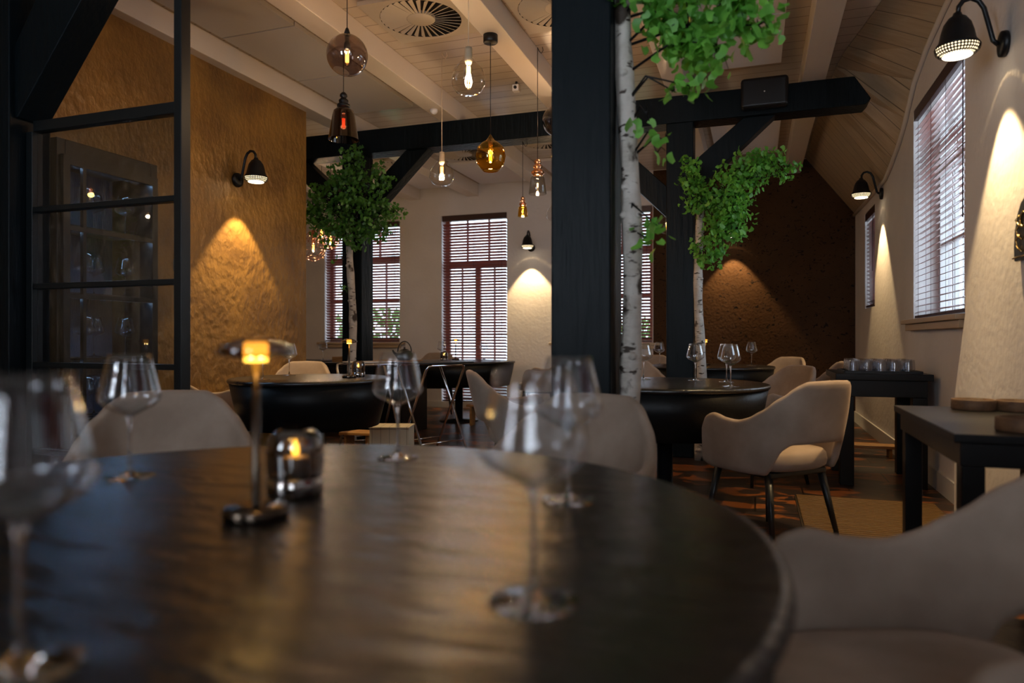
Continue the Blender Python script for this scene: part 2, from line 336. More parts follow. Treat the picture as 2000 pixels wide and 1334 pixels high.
def sphere_prof(r, n=14, a0=-PI/2, a1=PI/2, cz=0, sz=1.0):
    return [(r*math.cos(a0+(a1-a0)*i/n), cz+r*sz*math.sin(a0+(a1-a0)*i/n)) for i in range(n+1)]
def tag(o, label, cat, group=None, kind=None):
    if label: o['label'] = label
    if cat: o['category'] = cat
    if group: o['group'] = group
    if kind: o['kind'] = kind
    return o
def struct(o): o['kind'] = 'structure'; return o
def thing(name, label, cat, loc=(0, 0, 0), rz=0, group=None):
    o = bpy.data.objects.new(name, None); C.objects.link(o); o.empty_display_size = 0.1
    o.location = loc; o.rotation_euler = (0, 0, rz); return tag(o, label, cat, group)
def copy_tree(o, parent=None):
    kids = [k for k in bpy.data.objects if k.parent == o]
    c = o.copy(); C.objects.link(c)
    if parent: c.parent = parent
    for k in kids: copy_tree(k, c)
    return c
def place(root, loc, rz, label, group=None, cat=None):
    root.location = loc; root.rotation_euler = (0, 0, rz); tag(root, label, cat, group); return root
class Kit:          # first use hands out the prototype itself, later uses copy it
    def __init__(s, make): s.proto = make(); s.used = False
    def get(s, loc, rz, label, group=None, scale=1):
        if not s.used: o = s.proto; s.used = True
        else: o = copy_tree(s.proto)
        o.location = loc; o.rotation_euler = (0, 0, rz); o['label'] = label
        if group: o['group'] = group
        o.scale = (scale, scale, scale); return o

# ------------------------------------------------------------ room shell
ZC = 3.30; ZB = 3.12
def wall_grid(mb, axis, c0, c1, u0, u1, z0, z1, holes):
    us = sorted({u0, u1, *[h[0] for h in holes], *[h[1] for h in holes]}); zs = sorted({z0, z1, *[h[2] for h in holes], *[h[3] for h in holes]})
    for a, b in zip(us, us[1:]):
        for c, d in zip(zs, zs[1:]):
            mu, mz = (a+b)/2, (c+d)/2
            if any(h[0] < mu < h[1] and h[2] < mz < h[3] for h in holes): continue
            if axis == 'y': mb.box(a, b, c0, c1, c, d)
            else: mb.box(c0, c1, a, b, c, d)
struct(MB().box(-9, 3, -2.2, 10.2, -0.1, 0).build('floor', 'floor'))
b = MB(); wall_grid(b, 'y', WALLY, WALLY+0.3, -8.2, RX+0.3, 0, 3.5, BW); struct(b.build('wall_back', 'plaster'))
struct(MB().box(-1.30, RX, WALLY-0.008, WALLY-0.001, 0.0, 3.29).build('wall_back_papered', 'wallpaper'))
b = MB(); wall_grid(b, 'x', RX, RX+0.3, -1.9, WALLY, 0, 3.5, RW); struct(b.build('wall_right', 'plaster'))
b = MB(); wall_grid(b, 'y', -1.9, -1.6, LX-0.2, RX, 0, 3.5, [(-2.6, -1.7, 1.0, 2.8), (-.15, .65, 1.0, 2.8)]); struct(b.build('wall_rear', 'plaster'))
struct(MB().box(LX-0.2, LX, -1.6, 5.53, 0, ZB).build('wall_left', 'gold'))
struct(MB().box(-8.2, LX-0.2, 5.33, 5.53, 0, 3.5).build('wall_alcove_front', 'plaster'))
struct(MB().box(-8.2, -8.0, 5.53, WALLY, 0, 3.5).build('wall_alcove_left', 'plaster'))
struct(MB().box(-8.2, RX+.3, -1.9, WALLY+.3, ZC, ZC+0.1).build('ceiling', 'boards'))
# sloping boarded part along the right wall, rising over the dormer window
st = [(9.6, .61, 3.29, 1.17, 2.56), (8.4, .61, 3.29, 1.17, 2.54), (7.4, .62, 3.29, 1.17, 2.53), (7.05, .62, 3.29, 1.17, 2.60), (6.75, .63, 3.29, 1.17, 2.68), (6.45, .64, 3.29, 1.17, 2.80),
      (6.1, .67, 3.29, 1.17, 3.0), (5.7, .74, 3.29, 1.17, 3.10), (5.2, .82, 3.29, 1.17, 3.16), (4.4, .88, 3.29, 1.17, 3.21), (3.0, .94, 3.29, 1.17, 3.24), (-1.6, .98, 3.29, 1.17, 3.25)]
b = MB(); vs = []; fs = []
for y, xa, za, xb, zb in st: vs += [(xa, y, za), (xb-.002, y, zb), (xb-.002, y, 3.3), (xa, y, 3.3)]
for i in range(len(st)-1):
    o = i*4; fs += [(o, o+1, o+5, o+4), (o+1, o+2, o+6, o+5), (o+3, o, o+4, o+7)]
b.add(vs, fs); struct(b.build('ceiling_slope', 'slope'))
b = MB(); b.tube([(x-.015, y, z-.01) for y, _, _, x, z in st], 0.02, 6); struct(b.build('trim_1', 'beam'))
# plaster chimney breast beyond the side table, its lower edge flaring out
struct(MB().prism([(2.95, 0), (4.52, 0), (4.50, .72), (4.30, 1.15), (4.30, 3.22), (2.95, 3.22)], 1.05, RX, 'x').build('wall_breast', 'plaster'))
for i, xc in enumerate([-5.97, -4.88, -3.93, -2.78, -1.70, -.625, .45]):
    y0 = 5.53 if xc < -4.2 else (-1.6)
    struct(MB().box(xc-.09, xc+.09, y0, WALLY, ZB, ZC).build('trim_%d' % (i+2), 'beam', bevel=.006))
struct(MB().box(-8.0, -1.3, WALLY-.015, WALLY, 0, .09).build('baseboard_back', 'frame'))
struct(MB().box(RX-.015, RX, 4.55, WALLY, 0, .13).build('baseboard_right', 'frame'))

# windows: reveal, frame, muntins, pane
def window(n, axis, c, u0, u1, z0, z1, sill=True, kind='window'):
    b = MB(); d0, d1 = c+.17, c+.23; fw = .06
    def bx(a0, a1, b0, b1, e0=0, e1=0):
        if axis == 'y': b.box(a0, a1, d0+e0, d1+e1, b0, b1)
        else: b.box(d0+e0, d1+e1, a0, a1, b0, b1)
    bx(u0, u0+fw, z0, z1); bx(u1-fw, u1, z0, z1); bx(u0+fw, u1-fw, z0, z0+fw); bx(u0+fw, u1-fw, z1-fw, z1)
    tz = z0+(z1-z0)*(.70 if kind == 'window' else .74); w_ = u1-u0
    bx(u0+fw, u1-fw, tz-.045, tz+.045); um = (u0+u1)/2; bx(um-.04, um+.04, z0+fw, tz-.045)
    for k in (1, 2): bx(u0+w_*k/3-.012, u0+w_*k/3+.012, tz+.045, z1-fw, .01, -.01)
    for k in (1, 3): bx(u0+w_*k/4-.010, u0+w_*k/4+.010, z0+fw, tz-.045, .01, -.01)
    bx(u0+fw, u1-fw, (z0+tz)/2-.01, (z0+tz)/2+.01, .01, -.01)
    fr = b.build(n, 'framer' if axis == 'y' else 'frame'); struct(fr)
    p = MB()
    if axis == 'y': p.box(u0+.02, u1-.02, c+.195, c+.199, z0+.02, z1-.02)
    else: p.box(c+.195, c+.199, u0+.02, u1-.02, z0+.02, z1-.02)
    p.build('pane', 'pane', fr)
    if sill:
        s = MB()
        if axis == 'y': s.box(u0-.10, u1+.10, c-.07, c+.17, z0-.035, z0-.002); s.box(u0-.03, u1+.03, c-.045, c-.001, z0-.085, z0-.036)
        else: s.box(c-.07, c+.17, u0+.0, u1+.12, z0-.035, z0-.002); s.box(c-.045, c-.001, u0+.02, u1+.08, z0-.085, z0-.036)
        s.build('window_sill', 'sill', fr, bevel=.005)
window('window_1', 'y', WALLY, *BW[0]); window('door_1', 'y', WALLY, *BW[1], sill=False, kind='door'); window('window_2', 'y', WALLY, *BW[2])
window('window_3', 'x', RX, *RW[0]); window('window_4', 'x', RX, *RW[1], sill=False); window('window_5', 'x', RX, *RW[2])
for n, (x0, x1) in (('window_6', (-2.6, -1.7)), ('window_7', (-.15, .65))):
    b = MB(); b.box(x0, x0+.06, -1.8, -1.74, 1, 2.8); b.box(x1-.06, x1, -1.8, -1.74, 1, 2.8); b.box(x0+.06, x1-.06, -1.8, -1.74, 1, 1.06); b.box(x0+.06, x1-.06, -1.8, -1.74, 2.74, 2.8)
    b.box((x0+x1)/2-.03, (x0+x1)/2+.03, -1.8, -1.74, 1.06, 2.74); b.box(x0+.06, x1-.06, -1.8, -1.74, 2.2, 2.25); struct(b.build(n, 'frame'))

# venetian blinds
def blind(axis, c, u0, u1, z0, z1, label, tilt=-36, pitch=.043, off=.035):
    L_ = u1-u0-.03; um = (u0+u1)/2
    # local: x along the width, +y towards the room
    rz = {'y': PI, 'x': PI/2, 'r': 0}[axis]
    loc = {'y': (um, c+off, z0), 'x': (c+off, um, z0), 'r': (um, c-off, z0)}[axis]
    t = thing('venetian_blind', label, 'window blind', loc, rz, 'dark red wooden venetian blinds')
    H = z1-z0
    MB().box(-L_/2, L_/2, .005, .035, H-.085, H-.005).build('headrail', 'slatdark', t)
    MB().box(-L_/2, L_/2, -.022, .028, .012, .030).build('bottom_rail', 'slatdark', t)
    b = MB(); n = int((H-.13)/pitch); a = math.radians(tilt)
    for i in range(n):
        z = .06+i*pitch; T = Matrix.Translation((0, .003, z)) @ Matrix.Rotation(-a, 4, 'X')
        b.prism([(-.0245, -.0015), (-.012, .0008), (0, .0018), (.012, .0008), (.0245, -.0015), (.0245, .0008), (.012, .003), (0, .004), (-.012, .003), (-.0245, .0008)], -L_/2, L_/2, 'x', T)
    b.build('slats', 'slat', t)
    b = MB(); k = max(2, int(L_/.45)+1)
    for i in range(k):
        x = -L_/2+.12+(L_-.24)*i/(k-1)
        for yy in (-.023, .029): b.box(x-.0015, x+.0015, yy-.001, yy+.001, .02, H-.08)
    b.build('ladder_cord', 'cord', t)
    MB().tube([(-L_/2+.06, .045, H-.1), (-L_/2+.062, .047, H*.35)], .003, 6).build('tilt_cord', 'cord', t)
blind('y', WALLY, *BW[0], 'dark red slatted blind in the left window of the back wall')
blind('y', WALLY, BW[1][0], BW[1][1], .08, BW[1][3], 'tall dark blind covering the glazed door in the back wall')
blind('y', WALLY, *BW[2], 'dark red blind in the back window half hidden by the near black post')
blind('x', RX, *RW[0], 'large red-brown blind glowing with daylight in the right wall', tilt=20, pitch=.046)
blind('x', RX, *RW[1], 'small narrow blind at the far end of the right wall')
for x0, x1, lb in ((-2.6, -1.7, 'dark red blind in the window behind the camera, left'), (-.15, .65, 'dark red blind in the window behind the camera, right')):
    blind('r', -1.6, x0, x1, 1.0, 2.8, lb, tilt=-12, pitch=.05)
blind('x', RX, *RW[2], 'red-brown blind in the right wall window beside the foreground table')

# garden outside
struct(MB().box(-30, 30, WALLY+.35, 40, -.35, -.25).build('floor_garden', 'grass'))
def bush(cx, cy, cz, rx, ry, rz_, label):
    b = MB(); rnd = random.Random(int(cx*31+cy*7))
    for i in range(1100):
        v = Vector((rnd.gauss(0, 1), rnd.gauss(0, 1), rnd.gauss(0, 1))).normalized()*rnd.uniform(.7, 1)
        p = Vector((cx+v.x*rx, cy+v.y*ry, max(-.2, cz+v.z*rz_))); s = rnd.uniform(.06, .12)
        R = Euler((rnd.uniform(0, 6), rnd.uniform(0, 6), rnd.uniform(0, 6))).to_matrix().to_4x4()
        b.add([(-s, 0, 0), (0, -s*.6, s*.2), (s, 0, 0), (0, s*.6, s*.2)], [(0, 1, 2, 3)], False, Matrix.Translation(p) @ R)
    tag(b.build('hedge_bush', 'hedge', recalc=False), label, 'bush', 'bushes in the garden')
bush(-8.2, 14.2, .5, 1.6, .7, 1.3, 'green bush outside seen through the left back window')
bush(-2.7, 14.4, .4, 1.4, .7, 1.2, 'green bush outside seen through the back window by the near post')

# ------------------------------------------------------------ black timber frames
PW = .228
def frame(Y, xs, label, beam_x, near):
    t = thing('timber_frame', label, 'timber frame', (0, 0, 0), 0, 'black timber frames')
    def sq(x0, x1, z0, z1, y0=Y-PW/2, y1=Y+PW/2): return MB().box(x0, x1, y0, y1, z0, z1)
    for x in xs: sq(x-PW/2, x+PW/2, 0, 2.885).build('post', 'timber', t, bevel=.008)
    x0, x1 = beam_x
    b = MB().prism([(x0, 2.885), (x1-.02, 2.885), (x1+.02, 2.93), (x1-.10, 3.12), (x0, 3.12)], Y-PW/2+.001, Y+PW/2-.001, 'y'); b.build('cross_beam', 'timber', t, bevel=.008)
    return t
def brace(t, Y, xp, side, z0, zt=2.885, reach=.85, wd=.20, th=.15):
    # knee brace from a post face up to the beam
    xb = xp+side*PW/2; L = reach
    pts = [(xb, z0), (xb+side*.02, z0), (xb+side*L, zt), (xb+side*(L-wd*1.25), zt), (xb, z0+wd*1.25)]
    MB().prism(pts, Y-th/2, Y+th/2, 'y').build('knee_brace', 'timber', t, bevel=.006)
YN, YF = 2.67, 6.31
XP = -.615; XL = -3.86
tn = frame(YN, [XP, -3.72], 'near black timber frame with a thick post rising through the picture', (-3.92, .95), True)
brace(tn, YN, -3.72, 1, 2.16, reach=.62, wd=.30, th=.17); brace(tn, YN, XP, -1, 2.35, reach=.45, wd=.2)
tf = frame(YF, [XP, XL], 'far black timber frame crossing the room below the white beams', (-4.9, .85), False)
brace(tf, YF, XL, 1, 2.22, reach=.72); brace(tf, YF, XL, -1, 2.22, reach=.72); brace(tf, YF, XP, 1, 2.30, reach=.66); brace(tf, YF, XP, -1, 2.10, reach=.8)
# black box on the far beam
p = on_y(1493, 181, YF-PW/2-.05)
sp = thing('loudspeaker', 'flat black rounded loudspeaker box fixed to the far cross beam', 'loudspeaker', (p.x, YF-PW/2-.002, p.z-.13))
MB().box(-.185, .185, -.10, 0, 0, .25).build('cabinet_body', 'black', sp, bevel=.03, seg=4)
MB().lathe([(0, 0), (.006, 0), (.006, .003), (0, .003)], 10, Matrix.Translation((0, -.1, .125)) @ Matrix.Rotation(PI/2, 4, 'X')).build('indicator', 'white', sp)

# ------------------------------------------------------------ ceiling panels, diffusers, small fittings
def panel(x0, x1, y0, y1, m, label):
    tag(MB().box(x0, x1, y0+.006, y1-.006, 3.262, 3.298).build('ceiling_panel', m, bevel=.003), label, 'ceiling panel', 'ceiling panels between the beams')
for k, (y0, y1) in enumerate([(2.39, 3.32), (3.32, 4.25), (4.25, 5.18), (5.18, 6.11)]):
    panel(-3.76, -3.12, y0, y1, 'panel', ['grey ceiling panel above the golden wall, nearest of the row', 'grey ceiling panel above the golden wall, second in the row', 'grey ceiling panel above the golden wall, third in the row', 'grey ceiling panel above the golden wall, farthest of the row'][k])
panel(-.40, .20, 5.18, 6.11, 'panelw', 'white ceiling panel behind the leaves, its corner above the speaker'); panel(-.40, .20, 4.25, 5.17, 'panelw', 'white ceiling panel above the near birch leaves')
panel(-3.76, -3.05, 8.3, 9.5, 'panelw', 'white ceiling panel by the back wall above the glazed door'); panel(-4.75, -4.1, 8.5, 9.5, 'panelw', 'white ceiling panel by the back wall left of the door')
panel(-2.6, -1.9, 8.5, 9.5, 'panelw', 'white ceiling panel by the back wall right of the door')
panel(-.45, .25, 7.4, 9.0, 'panelw', 'white ceiling panel behind the far timber frame')
def mk_diffuser():
    t = thing('air_diffuser', '', 'ceiling air diffuser', (0, 0, 0))
    b = MB(); n = 48; vs = []; fs = []
    R = .285; S = .32
    for k in range(n):
        a = 2*PI*k/n; vs.append((R*math.cos(a), R*math.sin(a), 0)); m_ = max(abs(math.cos(a)), abs(math.sin(a))); vs.append((S*math.cos(a)/m_, S*math.sin(a)/m_, 0))
    for k in range(n): fs.append((2*k, 2*k+1, (2*k+3) % (2*n), (2*k+2) % (2*n)))
    b.add(vs, fs); b.box(-S, S, -S, -S+.004, 0, .03); b.box(-S, S, S-.004, S, 0, .03); b.box(-S, -S+.004, -S, S, 0, .03); b.box(S-.004, S, -S, S, 0, .03)
    b.build('face_plate', 'vane', t)
    MB().lathe([(R, .0), (R, .022), (0, .022)], 40).build('recess', 'dark', t)
    MB().lathe([(.0, -.004), (.095, -.004), (.10, .0), (.10, .02)], 32).build('centre_disc', 'vane', t)
    b = MB()
    for k in range(32):
        a = 2*PI*k/32; T = Matrix.Rotation(a, 4, 'Z') @ Matrix.Rotation(math.radians(28), 4, 'X')
        b.prism([(.10, -.006), (.282, -.016), (.282, .016), (.10, .006)], -.001, .0015, 'z', T)
    b.build('vanes', 'vane', t)
    return t
dk = Kit(mk_diffuser)
for px, py, xy, lb in [(820, 37, (-2.22, 4.46), 'large round swirl air diffuser at the top centre of the ceiling'), (0, 0, (-1.255, 4.62), 'round air diffuser cut off by the near black post'),
                   (0, 0, (-3.35, 7.9), 'round air diffuser behind the far beam above the amber lamp'), (0, 0, (-2.25, 7.7), 'round air diffuser behind the far beam beside the near post'), (0, 0, (-4.45, 8.2), 'round air diffuser above the left end of the back wall')]:
    dk.get((xy[0], xy[1], ZC-.035), 0, lb, 'round ceiling air diffusers')
sd = thing('ceiling_sensor', 'small white dome sensor under the second white beam', 'ceiling sensor', (-2.78, 5.85, ZB))
MB().lathe([(0, -.045), (.02, -.04), (.035, -.02), (.035, 0), (0, 0)], 20).build('dome', 'white', sd)
cm = thing('ceiling_camera', 'small white bracket camera hanging above the far beam', 'camera', (-2.0, 5.9, ZC))
MB().box(-.03, .03, -.03, .03, -.09, -.03).build('camera_body', 'white', cm, bevel=.006); MB().box(-.008, .008, -.008, .008, -.03, 0).build('bracket', 'black', cm)
MB().lathe([(0, 0), (.014, 0), (.014, .01), (0, .01)], 14, Matrix.Translation((0, -.03, -.06)) @ Matrix.Rotation(PI/2, 4, 'X')).build('lens', 'black', cm)
p = on_x(347, 518, LX)
sw = thing('light_switch', 'white light switch on the golden wall beside the steel post', 'switch', (LX+.001, p.y, p.z))
MB().box(0, .01, -.042, .042, -.042, .042).build('switch_plate', 'white', sw, bevel=.003); MB().box(.0101, .016, -.028, .028, -.028, .028).build('rocker', 'white', sw, bevel=.003)

# ------------------------------------------------------------ steel and glass partition, display cabinet
pt = thing('glass_partition', 'black steel partition with tinted panes at the left', 'glass partition', (0, YN, 0))
X0, X1 = -3.60, -2.62
MB().box(X1, X1+.045, -.03, .03, 0, 2.885).build('mullion', 'steel', pt, bevel=.003)
MB().box(X0, X0+.045, -.03, .03, 0, 2.10).build('mullion', 'steel', pt, bevel=.003)
for z, h in ((2.10, .055), (1.68, .028), (1.28, .028), (.87, .028), (.42, .028), (.0, .06)):
    MB().box(X0+.045, X1, -.025, .025, z, z+h).build('rail', 'steel', pt, bevel=.003)
for a, c in ((.06, .42), (.448, .87), (.898, 1.28), (1.308, 1.68), (1.708, 2.10)):
    MB().box(X0+.046, X1-.001, -.003, .003, a+.001, c-.001).build('pane', 'tinted', pt)
cb = thing('display_cabinet', 'black framed glass-fronted cabinet of stemware against the golden wall', 'display cabinet', (LX+.005, 3.14, 0))
D, W2_, H = .34, .68, 2.12
b = MB(); b.box(0, D, -W2_/2, -W2_/2+.05, 0, H); b.box(0, D, W2_/2-.05, W2_/2, 0, H); b.box(0, D, -W2_/2+.05, W2_/2-.05, H-.09, H); b.box(0, D, -W2_/2+.05, W2_/2-.05, 0, .12)
b.build('carcass', 'black', cb, bevel=.004)
MB().box(0, .02, -W2_/2+.05, W2_/2-.05, .12, H-.09).build('back_panel', 'fabric', cb)
SH = [.55, .90, 1.27, 1.65]
for z in SH: MB().box(.021, D-.03, -W2_/2+.051, W2_/2-.051, z, z+.012).build('shelf', 'black', cb)
df = MB()
for z0, z1 in ((.12, .17), (.86, .885), (1.245, 1.27), (1.62, 1.645), (H-.14, H-.09)): df.box(D+.001, D+.025, -W2_/2+.06, W2_/2-.06, z0, z1)
df.box(D+.001, D+.025, -W2_/2+.02, -W2_/2+.06, .12, H-.09); df.box(D+.001, D+.025, W2_/2-.06, W2_/2-.02, .12, H-.09); df.box(D+.001, D+.024, -.20, -.18, .12, H-.09)
MB().box(D-.06, D-.04, -.28, .28, H-.108, H-.091).build('added_glow_strip', 'coolfill', cb)  # added glowing strip, brightens the cabinet interior
for zl in (H-.13, 1.63, 1.25, .88):  # added fill lamps, stand in for bluish daylight glints on the stored glasses
    l = bpy.data.lights.new('cabinet_fill', 'AREA'); l.shape = 'RECTANGLE'; l.size = .5; l.size_y = .02; l.energy = .8; l.color = (.45, .70, 1)
    o = bpy.data.objects.new('cabinet_fill', l); C.objects.link(o); o.parent = cb; o.location = (D-.05, 0, zl); o.rotation_euler = (-.45, 0, PI/2)
dr = df.build('door', 'black', cb); MB().box(D+.010, D+.014, -W2_/2+.061, W2_/2-.061, .17, H-.14).build('pane', 'pane', dr)

# ------------------------------------------------------------ wine glasses
def mk_glass(s=1.0):
    t = thing('wine_glass', '', 'wine glass')
    o = [(.003, .118), (.012, .121), (.030, .130), (.047, .140), (.0555, .150), (.0565, .156), (.054, .170), (.048, .195), (.042, .220), (.0375, .240)]
    i = [(r-.0011, z+.0006) for r, z in o[::-1]]; i[0] = (.0366, .240); i[-1] = (.0005, .121)
    MB().lathe(o+i, 40, closed=False).build('bowl', 'bowl', t)
    MB().lathe([(0, .0), (.045, .0), (.0465, .0012), (.045, .0022), (.025, .0042), (.010, .0075), (.0048, .014), (.0033, .030), (.0030, .070), (.0033, .100), (.0050, .112), (.0075, .118), (.003, .1192), (0, .1195)], 32).build('stem_and_foot', 'stem', t)
    return t
gk = Kit(mk_glass); TZ = .75
def glass(px, py, label, f=None, z=TZ):
    p = on_z(px, py, z) if f is None else at_f(px, 0, f)
    return gk.get((p.x, p.y, z+.0005), random.uniform(0, 6), label, 'long-stemmed wine glasses')
glass(1042, 1176, 'wine glass in the centre foreground, the largest right of the lamp')
glass(38, 1305, 'blurred wine glass at the left edge of the near table')
glass(253, 932, 'wine glass on the near table before the left chair back')
glass(777, 894, 'wine glass on the far edge of the near table, right of the lantern')
glass(1111, 977, 'wine glass on the near table just behind the centre one')
glass(565, 733, 'wine glass on the mid-left table in front of the golden chair')
glass(514, 741, 'wine glass on the mid-left table seen behind the near lamp head')
glass(1358, 743, 'wine glass on the right table beside the far birch trunk')
glass(1427, 755, 'wine glass nearest the front on the right table')
glass(1419, 746, 'wine glass on the right table tucked behind the front one')
glass(1257, 741, 'wine glass on the right table beside the near birch trunk')
glass(1468, 714, 'wine glass on the far right table before the dark wallpaper')
glass(1288, 0, 'wine glass on the far right table left of the far post', 7.35)
glass(945, 702, 'wine glass at the right of the round table by the glazed door')
glass(862, 704, 'wine glass beside the lantern on the table by the glazed door')
glass(631, 0, 'wine glass on the small table below the left back window', 9.1)
# glasses inside the cabinet
rows = ['bottom', 'second', 'third', 'top']
for k, z in enumerate(SH):
    for j in range(4):
        gk.get((LX+.005+.17+(.05 if j % 2 else -.04), 3.14-.215+.14*j, z+.0125), 0, 'stored wine glass in the cabinet, %s from the door side on the %s shelf' % (['first', 'second', 'third', 'last'][j], rows[k]), 'glasses stored in the cabinet')

# ------------------------------------------------------------ armchairs
def interp(tab, v):
    for (a, x), (b_, y) in zip(tab, tab[1:]):
        if v <= b_:
            k = (v-a)/(b_-a); k = k*k*(3-2*k); return x+(y-x)*k
    return tab[-1][1]
def mk_chair():
    t = thing('armchair', '', 'chair')
    # plan path from right arm front around the back to the left arm front
    path = []
    n = 36
    for i in range(10): path.append((.275, .19-.19*i/10))
    for i in range(n+1):
        a = PI*i/n; c, s = math.cos(a), math.sin(a); e = 2/3.0
        path.append((.275*math.copysign(abs(c)**e, c), -.27*abs(s)**e))
    for i in range(1, 11): path.append((-.275, .19*i/10))
    ln = [0]
    for p, q in zip(path, path[1:]): ln.append(ln[-1]+math.dist(p, q))
    tot = ln[-1]
    top = [(0, .828), (.24, .824), (.30, .800), (.38, .745), (.47, .682), (.56, .640), (.64, .622), (.74, .632), (.86, .650), (.93, .640), (.97, .605), (1.0, .54)]
    bot = [(0, .520), (.26, .518), (.32, .49), (.37, .40), (.41, .365), (1.0, .365)]
    NV = 9; vs = []; fs = []
    for (x, y), l in zip(path, ln):
        v = abs(2*l/tot-1); zt, zb = interp(top, v), interp(bot, v)
        if v > .93: zb += (v-.93)*.4
        for j in range(NV):
            z = zb+(zt-zb)*j/(NV-1); h = max(0, z-.42)
            bk = max(0, -y/.27)
            side = 1.0+.16*h*(1-bk*.2)-(.10*(.42-min(z, .42))/.06 if z < .42 else 0)*.5
            top_narrow = 1-.17*max(0, (z-.64)/.2)**1.3*bk
            vs.append((x*side*top_narrow, y-(.24*h)*bk, z))
    m = len(path)
    for i in range(m-1):
        for j in range(NV-1): fs.append((i*NV+j, (i+1)*NV+j, (i+1)*NV+j+1, i*NV+j+1))
    MB().add(vs, fs, True).build('shell_backrest', 'velvet', t, solid=.036, sub=1)
    # seat cushion
    b = MB(); prof = [(0, .375), (.90, .378), (.985, .395), (1.0, .42), (.985, .45), (.93, .468), (.6, .476), (0, .478)]
    vs = []; fs = []; n = 40
    for r, z in prof:
        for k in range(n):
            a = 2*PI*k/n; c, s = math.cos(a), math.sin(a); e = 2/3.2
            vs.append((max(r, .01)*.245*math.copysign(abs(c)**e, c), .02+max(r, .01)*.255*math.copysign(abs(s)**e, s), z))
    for j in range(len(prof)-1):
        for k in range(n): fs.append((j*n+k, j*n+(k+1) % n, (j+1)*n+(k+1) % n, (j+1)*n+k))
    b.add(vs, fs, True).build('seat', 'velvet', t)
    MB().box(-.20, .20, -.18, .20, .345, .375).build('seat_frame', 'leg', t, bevel=.008)
    for sx in (-1, 1):
        for sy in (-1, 1):
            MB().tube([(sx*.185, .01+sy*.165, .36), (sx*.232, .0+sy*.225, 0)], [.021, .011], 12).build('leg', 'leg', t)
    return t
ck = Kit(mk_chair)
def chair(r, f, face, label):
    """r, f: place right of / ahead of the camera; face: heading in degrees left of the camera's heading"""
    p = cam2room(r, f)
    return ck.get((p.x, p.y, 0), YAW+math.radians(face), label, 'taupe velvet armchairs')
chair(-1.16, 2.33, 203, 'pale velvet armchair behind the near table at the left')
chair(.12, 2.20, 150, 'velvet armchair behind the near table before the black post')
chair(.69, 1.11, 92, 'large dark blurred armchair in the right foreground')
chair(1.33, 3.62, 28, 'golden-lit armchair at the right table seen from behind')
chair(1.80, 5.10, 105, 'velvet armchair at the far side of the right table')
chair(.09, 4.45, -82, 'armchair at the left side of the right table, behind the front glasses')
chair(1.22, 6.55, 190, 'armchair back between the near birch and the far post')
chair(2.58, 6.35, 60, 'golden armchair at the far right table')
chair(2.75, 7.5, 120, 'pale grey armchair farthest along at the far right table')
chair(1.72, 8.3, 180, 'armchair by the dark wallpaper left of the far post')
chair(-1.84, 5.85, 175, 'golden-lit armchair behind the mid-left table')
chair(-2.165, 4.88, -90, 'golden-edged armchair between the golden wall and the mid-left table')
chair(.36, 8.9, 80, 'pink-grey armchair at the right end of the table by the door')
chair(-1.05, 9.72, 180, 'brown armchair between the back wall and the table by the door')
chair(-.95, 7.35, -5, 'armchair with its back to the camera at the table by the door') if False else None

# ------------------------------------------------------------ round tables
def round_table(r, f, R, label, z=TZ, skirt=.31, taper=.10, near=False):
    p = cam2room(r, f); t = thing('round_table', label, 'table', (p.x, p.y, 0), 0, 'black round tables')
    MB().lathe([(0, z-.03), (R-.02, z-.03), (R-.004, z-.026), (R, z-.015), (R-.004, z-.004), (R-.016, z), (R*.6, z), (0, z)], 96).build('tabletop', 'table', t)
    if skirt:
        MB().lathe([(R-.012, z-.031), (R-.012-taper*.4, z-skirt*.5), (R-.012-taper, z-skirt), (R-.03-taper, z-skirt), (R-.05, z-.031)], 80, closed=True).build('skirt', 'leather', t)
    MB().lathe([(0, 0), (.24*min(1, R/.55), 0), (.24*min(1, R/.55), .015), (.05, .03), (.045, z-.031), (0, z-.031)], 32).build('pedestal', 'black', t)
    return t
round_table(-.417, 1.043, .778, 'large black round table filling the foreground', skirt=.30, taper=.05)
round_table(-1.405, 4.92, .55, 'black round table before the golden wall with a deep leather skirt', skirt=.33, taper=.07)
round_table(.95, 4.37, .62, 'black round table at the right beside the near birch', skirt=.30, taper=.06)
round_table(-.66, 8.75, .70, 'black round table in front of the glazed door', skirt=.30, taper=.06)
round_table(2.02, 7.15, .62, 'black round table before the dark wallpaper', skirt=.28, taper=.05)
round_table(-2.62, 9.0, .40, 'small round table below the left back window', skirt=.25, taper=.05)

# ------------------------------------------------------------ table lamps and lantern candles
def point(parent, loc, power, col, r=.01):
    l = bpy.data.lights.new('glow', 'POINT'); l.energy = power; l.color = col; l.shadow_soft_size = r
    o = bpy.data.objects.new('glow', l); C.objects.link(o); o.location = loc
    if parent: o.parent = parent
    return o
def mk_lamp():
    t = thing('table_lamp', '', 'table lamp')
    MB().lathe([(0, 0), (.046, 0), (.048, .004), (.048, .014), (.045, .018), (0, .019)], 40).build('base', 'bronze', t)
    MB().lathe([(.0062, .019), (.0062, .235), (0, .235)], 16).build('pole', 'bronze', t)
    MB().lathe([(0, .2355), (.016, .2355), (.0175, .240), (.0175, .262), (.015, .265), (0, .265)], 24).build('light_source', 'diffuser', t)
    MB().lathe([(.0185, .2395), (.050, .2450), (.0545, .2480), (.0555, .2530), (.052, .2580), (.030, .2690), (.006, .2725), (0, .2728), (.0001, .2705), (.029, .267), (.052, .254), (.050, .2470), (.0185, .2415)], 48).build('lamp_shade', 'smokelamp', t)
    point(t, (0, 0, .232), .25, (1, .6, .2), .012)
    return t
lk = Kit(mk_lamp)
